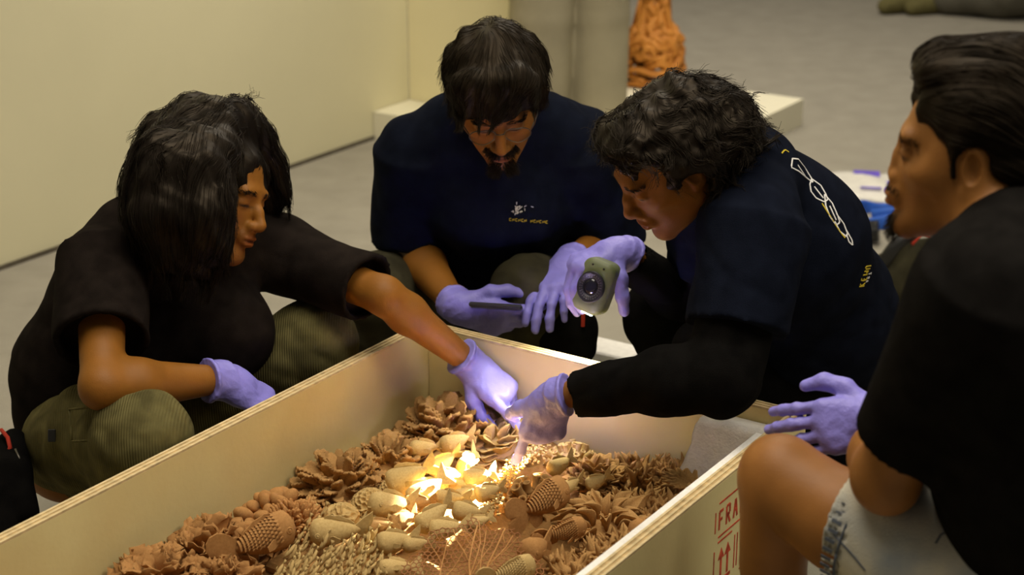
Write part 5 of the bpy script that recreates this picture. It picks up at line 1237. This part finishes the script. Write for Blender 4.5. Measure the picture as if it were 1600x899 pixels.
# seated person far behind: shoe and dark grey cloth
def sitter():
    c = WZ(1430, 24, 0); t = thing('person', 'person far behind sitting on the carpet, only shoe and grey trousers showing', 'person', c)
    F = grid_for([(0, -.15, .05), (.85, .75, .3)], .25, .012)
    F.path([(.05, .1, .11), (.42, .42, .17), (.75, .75, .20)], [.075, .11, .15], .03); F.path([(.16, .02, .09), (.42, -.06, .15), (.82, -.02, .2)], [.08, .15, .20], .03)
    F.disp(folds(.008, 14, 99), .04); F.cut((0, 0, .004), (0, 0, -1)); V, Q = F.net(); link('trousers', mesh_np('trousers', V, Q), M['greycloth'], t)
    F = grid_for([(.9, .85, .1), (.9, 1.0, .8)], .28, .014); F.path([(.85, .8, .18), (.92, .95, .5), (.92, .92, .75)], [.17, .17, .10], .05); F.ell((.9, .88, .93), (.08, .1, .12), None, .03); V, Q = F.net(); me = mesh_np('body', V, Q); set_col(me, np.ones((len(V), 3)) * .6); link('body', me, M['skin'], t)
    for k, (x, y) in enumerate(((-.08, .02), (.05, -.01))):
        F = Fld((x - .18, y - .1, 0), (x + .18, y + .2, .18), .008); F.cone((x - .07, y, .045), (x + .08, y + .07, .06), .042, .058, .02); F.cut((0, 0, .003), (0, 0, -1)); V, Q = F.net(); link('shoe', mesh_np('shoe', V, Q), M['shoe'], t)
    F = Fld((-.2, -.1, 0), (.2, .3, .3), .008); F.cone((.05, .08, .10), (.09, .12, .14), .05, .055, .02); V, Q = F.net(); me = mesh_np('ankle', V, Q); set_col(me, np.ones((len(V), 3))); link('ankle', me, M['skin'], t)
sitter()
# ------------------------------------------------------------------ prints on the shirts (laid on the cloth along its surface)
from mathutils.bvhtree import BVHTree
def print_on(ob, strokes, m, name, width, lift=.0012, d0=None):
    me = ob.data; bv = BVHTree.FromPolygons([v.co[:] for v in me.vertices], [p.vertices[:] for p in me.polygons]); O = Vector((0, 0, CAM_H)); mb = MB()
    for st in strokes:
        pts = []; P_ = np.array(st, float); seg = np.concatenate([[0], np.cumsum(np.linalg.norm(np.diff(P_, axis=0), axis=1))]); n = max(2, int(seg[-1] / 3) + 1)
        for s_ in np.linspace(0, seg[-1], n):
            x, y = np.interp(s_, seg, P_[:, 0]), np.interp(s_, seg, P_[:, 1]); D = Vector((W(x, y, 2) - np.array([0, 0, CAM_H])).tolist()).normalized(); h, nn, i, d = bv.ray_cast(O, D)
            if h is not None: pts.append((np.array(h) + np.array(nn) * lift, np.array(nn)))
        if len(pts) < 2: continue
        v = []
        for k, (p, nn) in enumerate(pts):
            t_ = nrm(pts[min(k + 1, len(pts) - 1)][0] - pts[max(k - 1, 0)][0]); b = nrm(np.cross(nn, t_)) * width / 2; v += [p + b, p - b, p - b - nn * lift * 1.6, p + b - nn * lift * 1.6]
        f = []
        for k in range(len(pts) - 1):
            a = 4 * k; f += [[a, a + 1, a + 5, a + 4], [a + 1, a + 2, a + 6, a + 5], [a + 3, a, a + 4, a + 7], [a + 2, a + 3, a + 7, a + 6]]
        mb.add(v, f)
    if mb.v: link(name, mb.mesh(name), m, ob)
# the back print: petal outlines in white inside a yellow frame line, a yellow word and a white line of small type
pet = [[(1238, 248), (1247, 249), (1257, 262), (1268, 280), (1270, 286), (1262, 280), (1248, 268), (1236, 262), (1238, 248)], [(1268, 280), (1282, 290), (1290, 304), (1293, 312), (1288, 316), (1275, 310), (1267, 300), (1265, 288), (1268, 280)],
       [(1288, 304), (1300, 318), (1308, 336), (1312, 348), (1306, 352), (1296, 338), (1290, 322), (1288, 304)], [(1306, 334), (1318, 350), (1324, 366), (1322, 370), (1312, 362), (1304, 346)], [(1322, 360), (1331, 376), (1332, 384), (1326, 378), (1322, 366)],
       [(1246, 258), (1258, 276)], [(1272, 292), (1286, 310)], [(1296, 322), (1306, 344)]]
print_on(p3_shirt, pet, M['white'], 'flower_print', .0026)
print_on(p3_shirt, [[(1221, 240), (1226, 234), (1232, 238)], [(1284, 318), (1298, 340), (1312, 362), (1320, 372)]], M['yellow'], 'frame_line', .0024)
def letters(word, x, y, ang, h, adv):
    G_ = {'K': [[(0, 0), (0, 1)], [(.6, 1), (0, .45), (.65, 0)]], 'E': [[(.6, 1), (0, 1), (0, 0), (.6, 0)], [(0, .5), (.5, .5)]], 'M': [[(0, 0), (0, 1), (.4, .4), (.8, 1), (.8, 0)]], 'U': [[(0, 1), (0, .15), (.2, 0), (.45, 0), (.65, .15), (.65, 1)]], 'A': [[(0, 0), (.35, 1), (.7, 0)], [(.15, .4), (.55, .4)]], 'R': [[(0, 0), (0, 1), (.5, 1), (.6, .75), (.5, .5), (0, .5)], [(.3, .5), (.65, 0)]], 'T': [[(.35, 0), (.35, 1)], [(0, 1), (.7, 1)]]}
    o = []; ca, sa = math.cos(ang), math.sin(ang)
    for i, ch in enumerate(word):
        for st in G_[ch]:
            o.append([(x + ca * (i * adv + px * h * .8) + sa * py * h * -.0 + -sa * 0 + py * h * math.cos(ang + 1.75), y + sa * (i * adv + px * h * .8) + py * h * math.sin(ang - 1.75)) for px, py in st])
    return o
print_on(p3_shirt, letters('KEMU', 1342, 448, -1.25, 9, 9.5), M['yellow'], 'yellow_word', .0024)
print_on(p3_shirt, letters('ART', 1352, 441, -1.25, 5, 6), M['white'], 'small_word', .0016)
print_on(bpy.data.objects['denim_shorts'], [[(1302, 836), (1318, 852), (1336, 872), (1352, 892)], [(1462, 850), (1470, 836), (1484, 830)]], M['stitch'], 'seam', .0022)
# chest print: a small white plant drawing over a yellow line of type
rr = np.random.default_rng(77); ch = []
for k in range(26):
    x, y = 811 + rr.normal(0, 5), 326 + rr.normal(0, 6.5); a = rr.uniform(0, 6.28); ch.append([(x, y), (x + 3 * math.cos(a), y + 3 * math.sin(a)), (x + 4 * math.cos(a + .6), y + 4 * math.sin(a + .6))])
print_on(p2_shirt, ch, M['white'], 'plant_print', .0014)
tx = []
for k in range(13):
    x = 796 + k * 4.7; y = 343 + k * .35
    if k == 6: continue
    tx += [[(x, y + 2), (x, y - 2), (x + 2.6, y + 2), (x + 2.6, y - 2)]] if k % 2 else [[(x + 2.6, y - 2), (x, y - 2), (x, y + 2), (x + 2.6, y + 2)]]
print_on(p2_shirt, tx, M['yellow'], 'type_line', .0013)
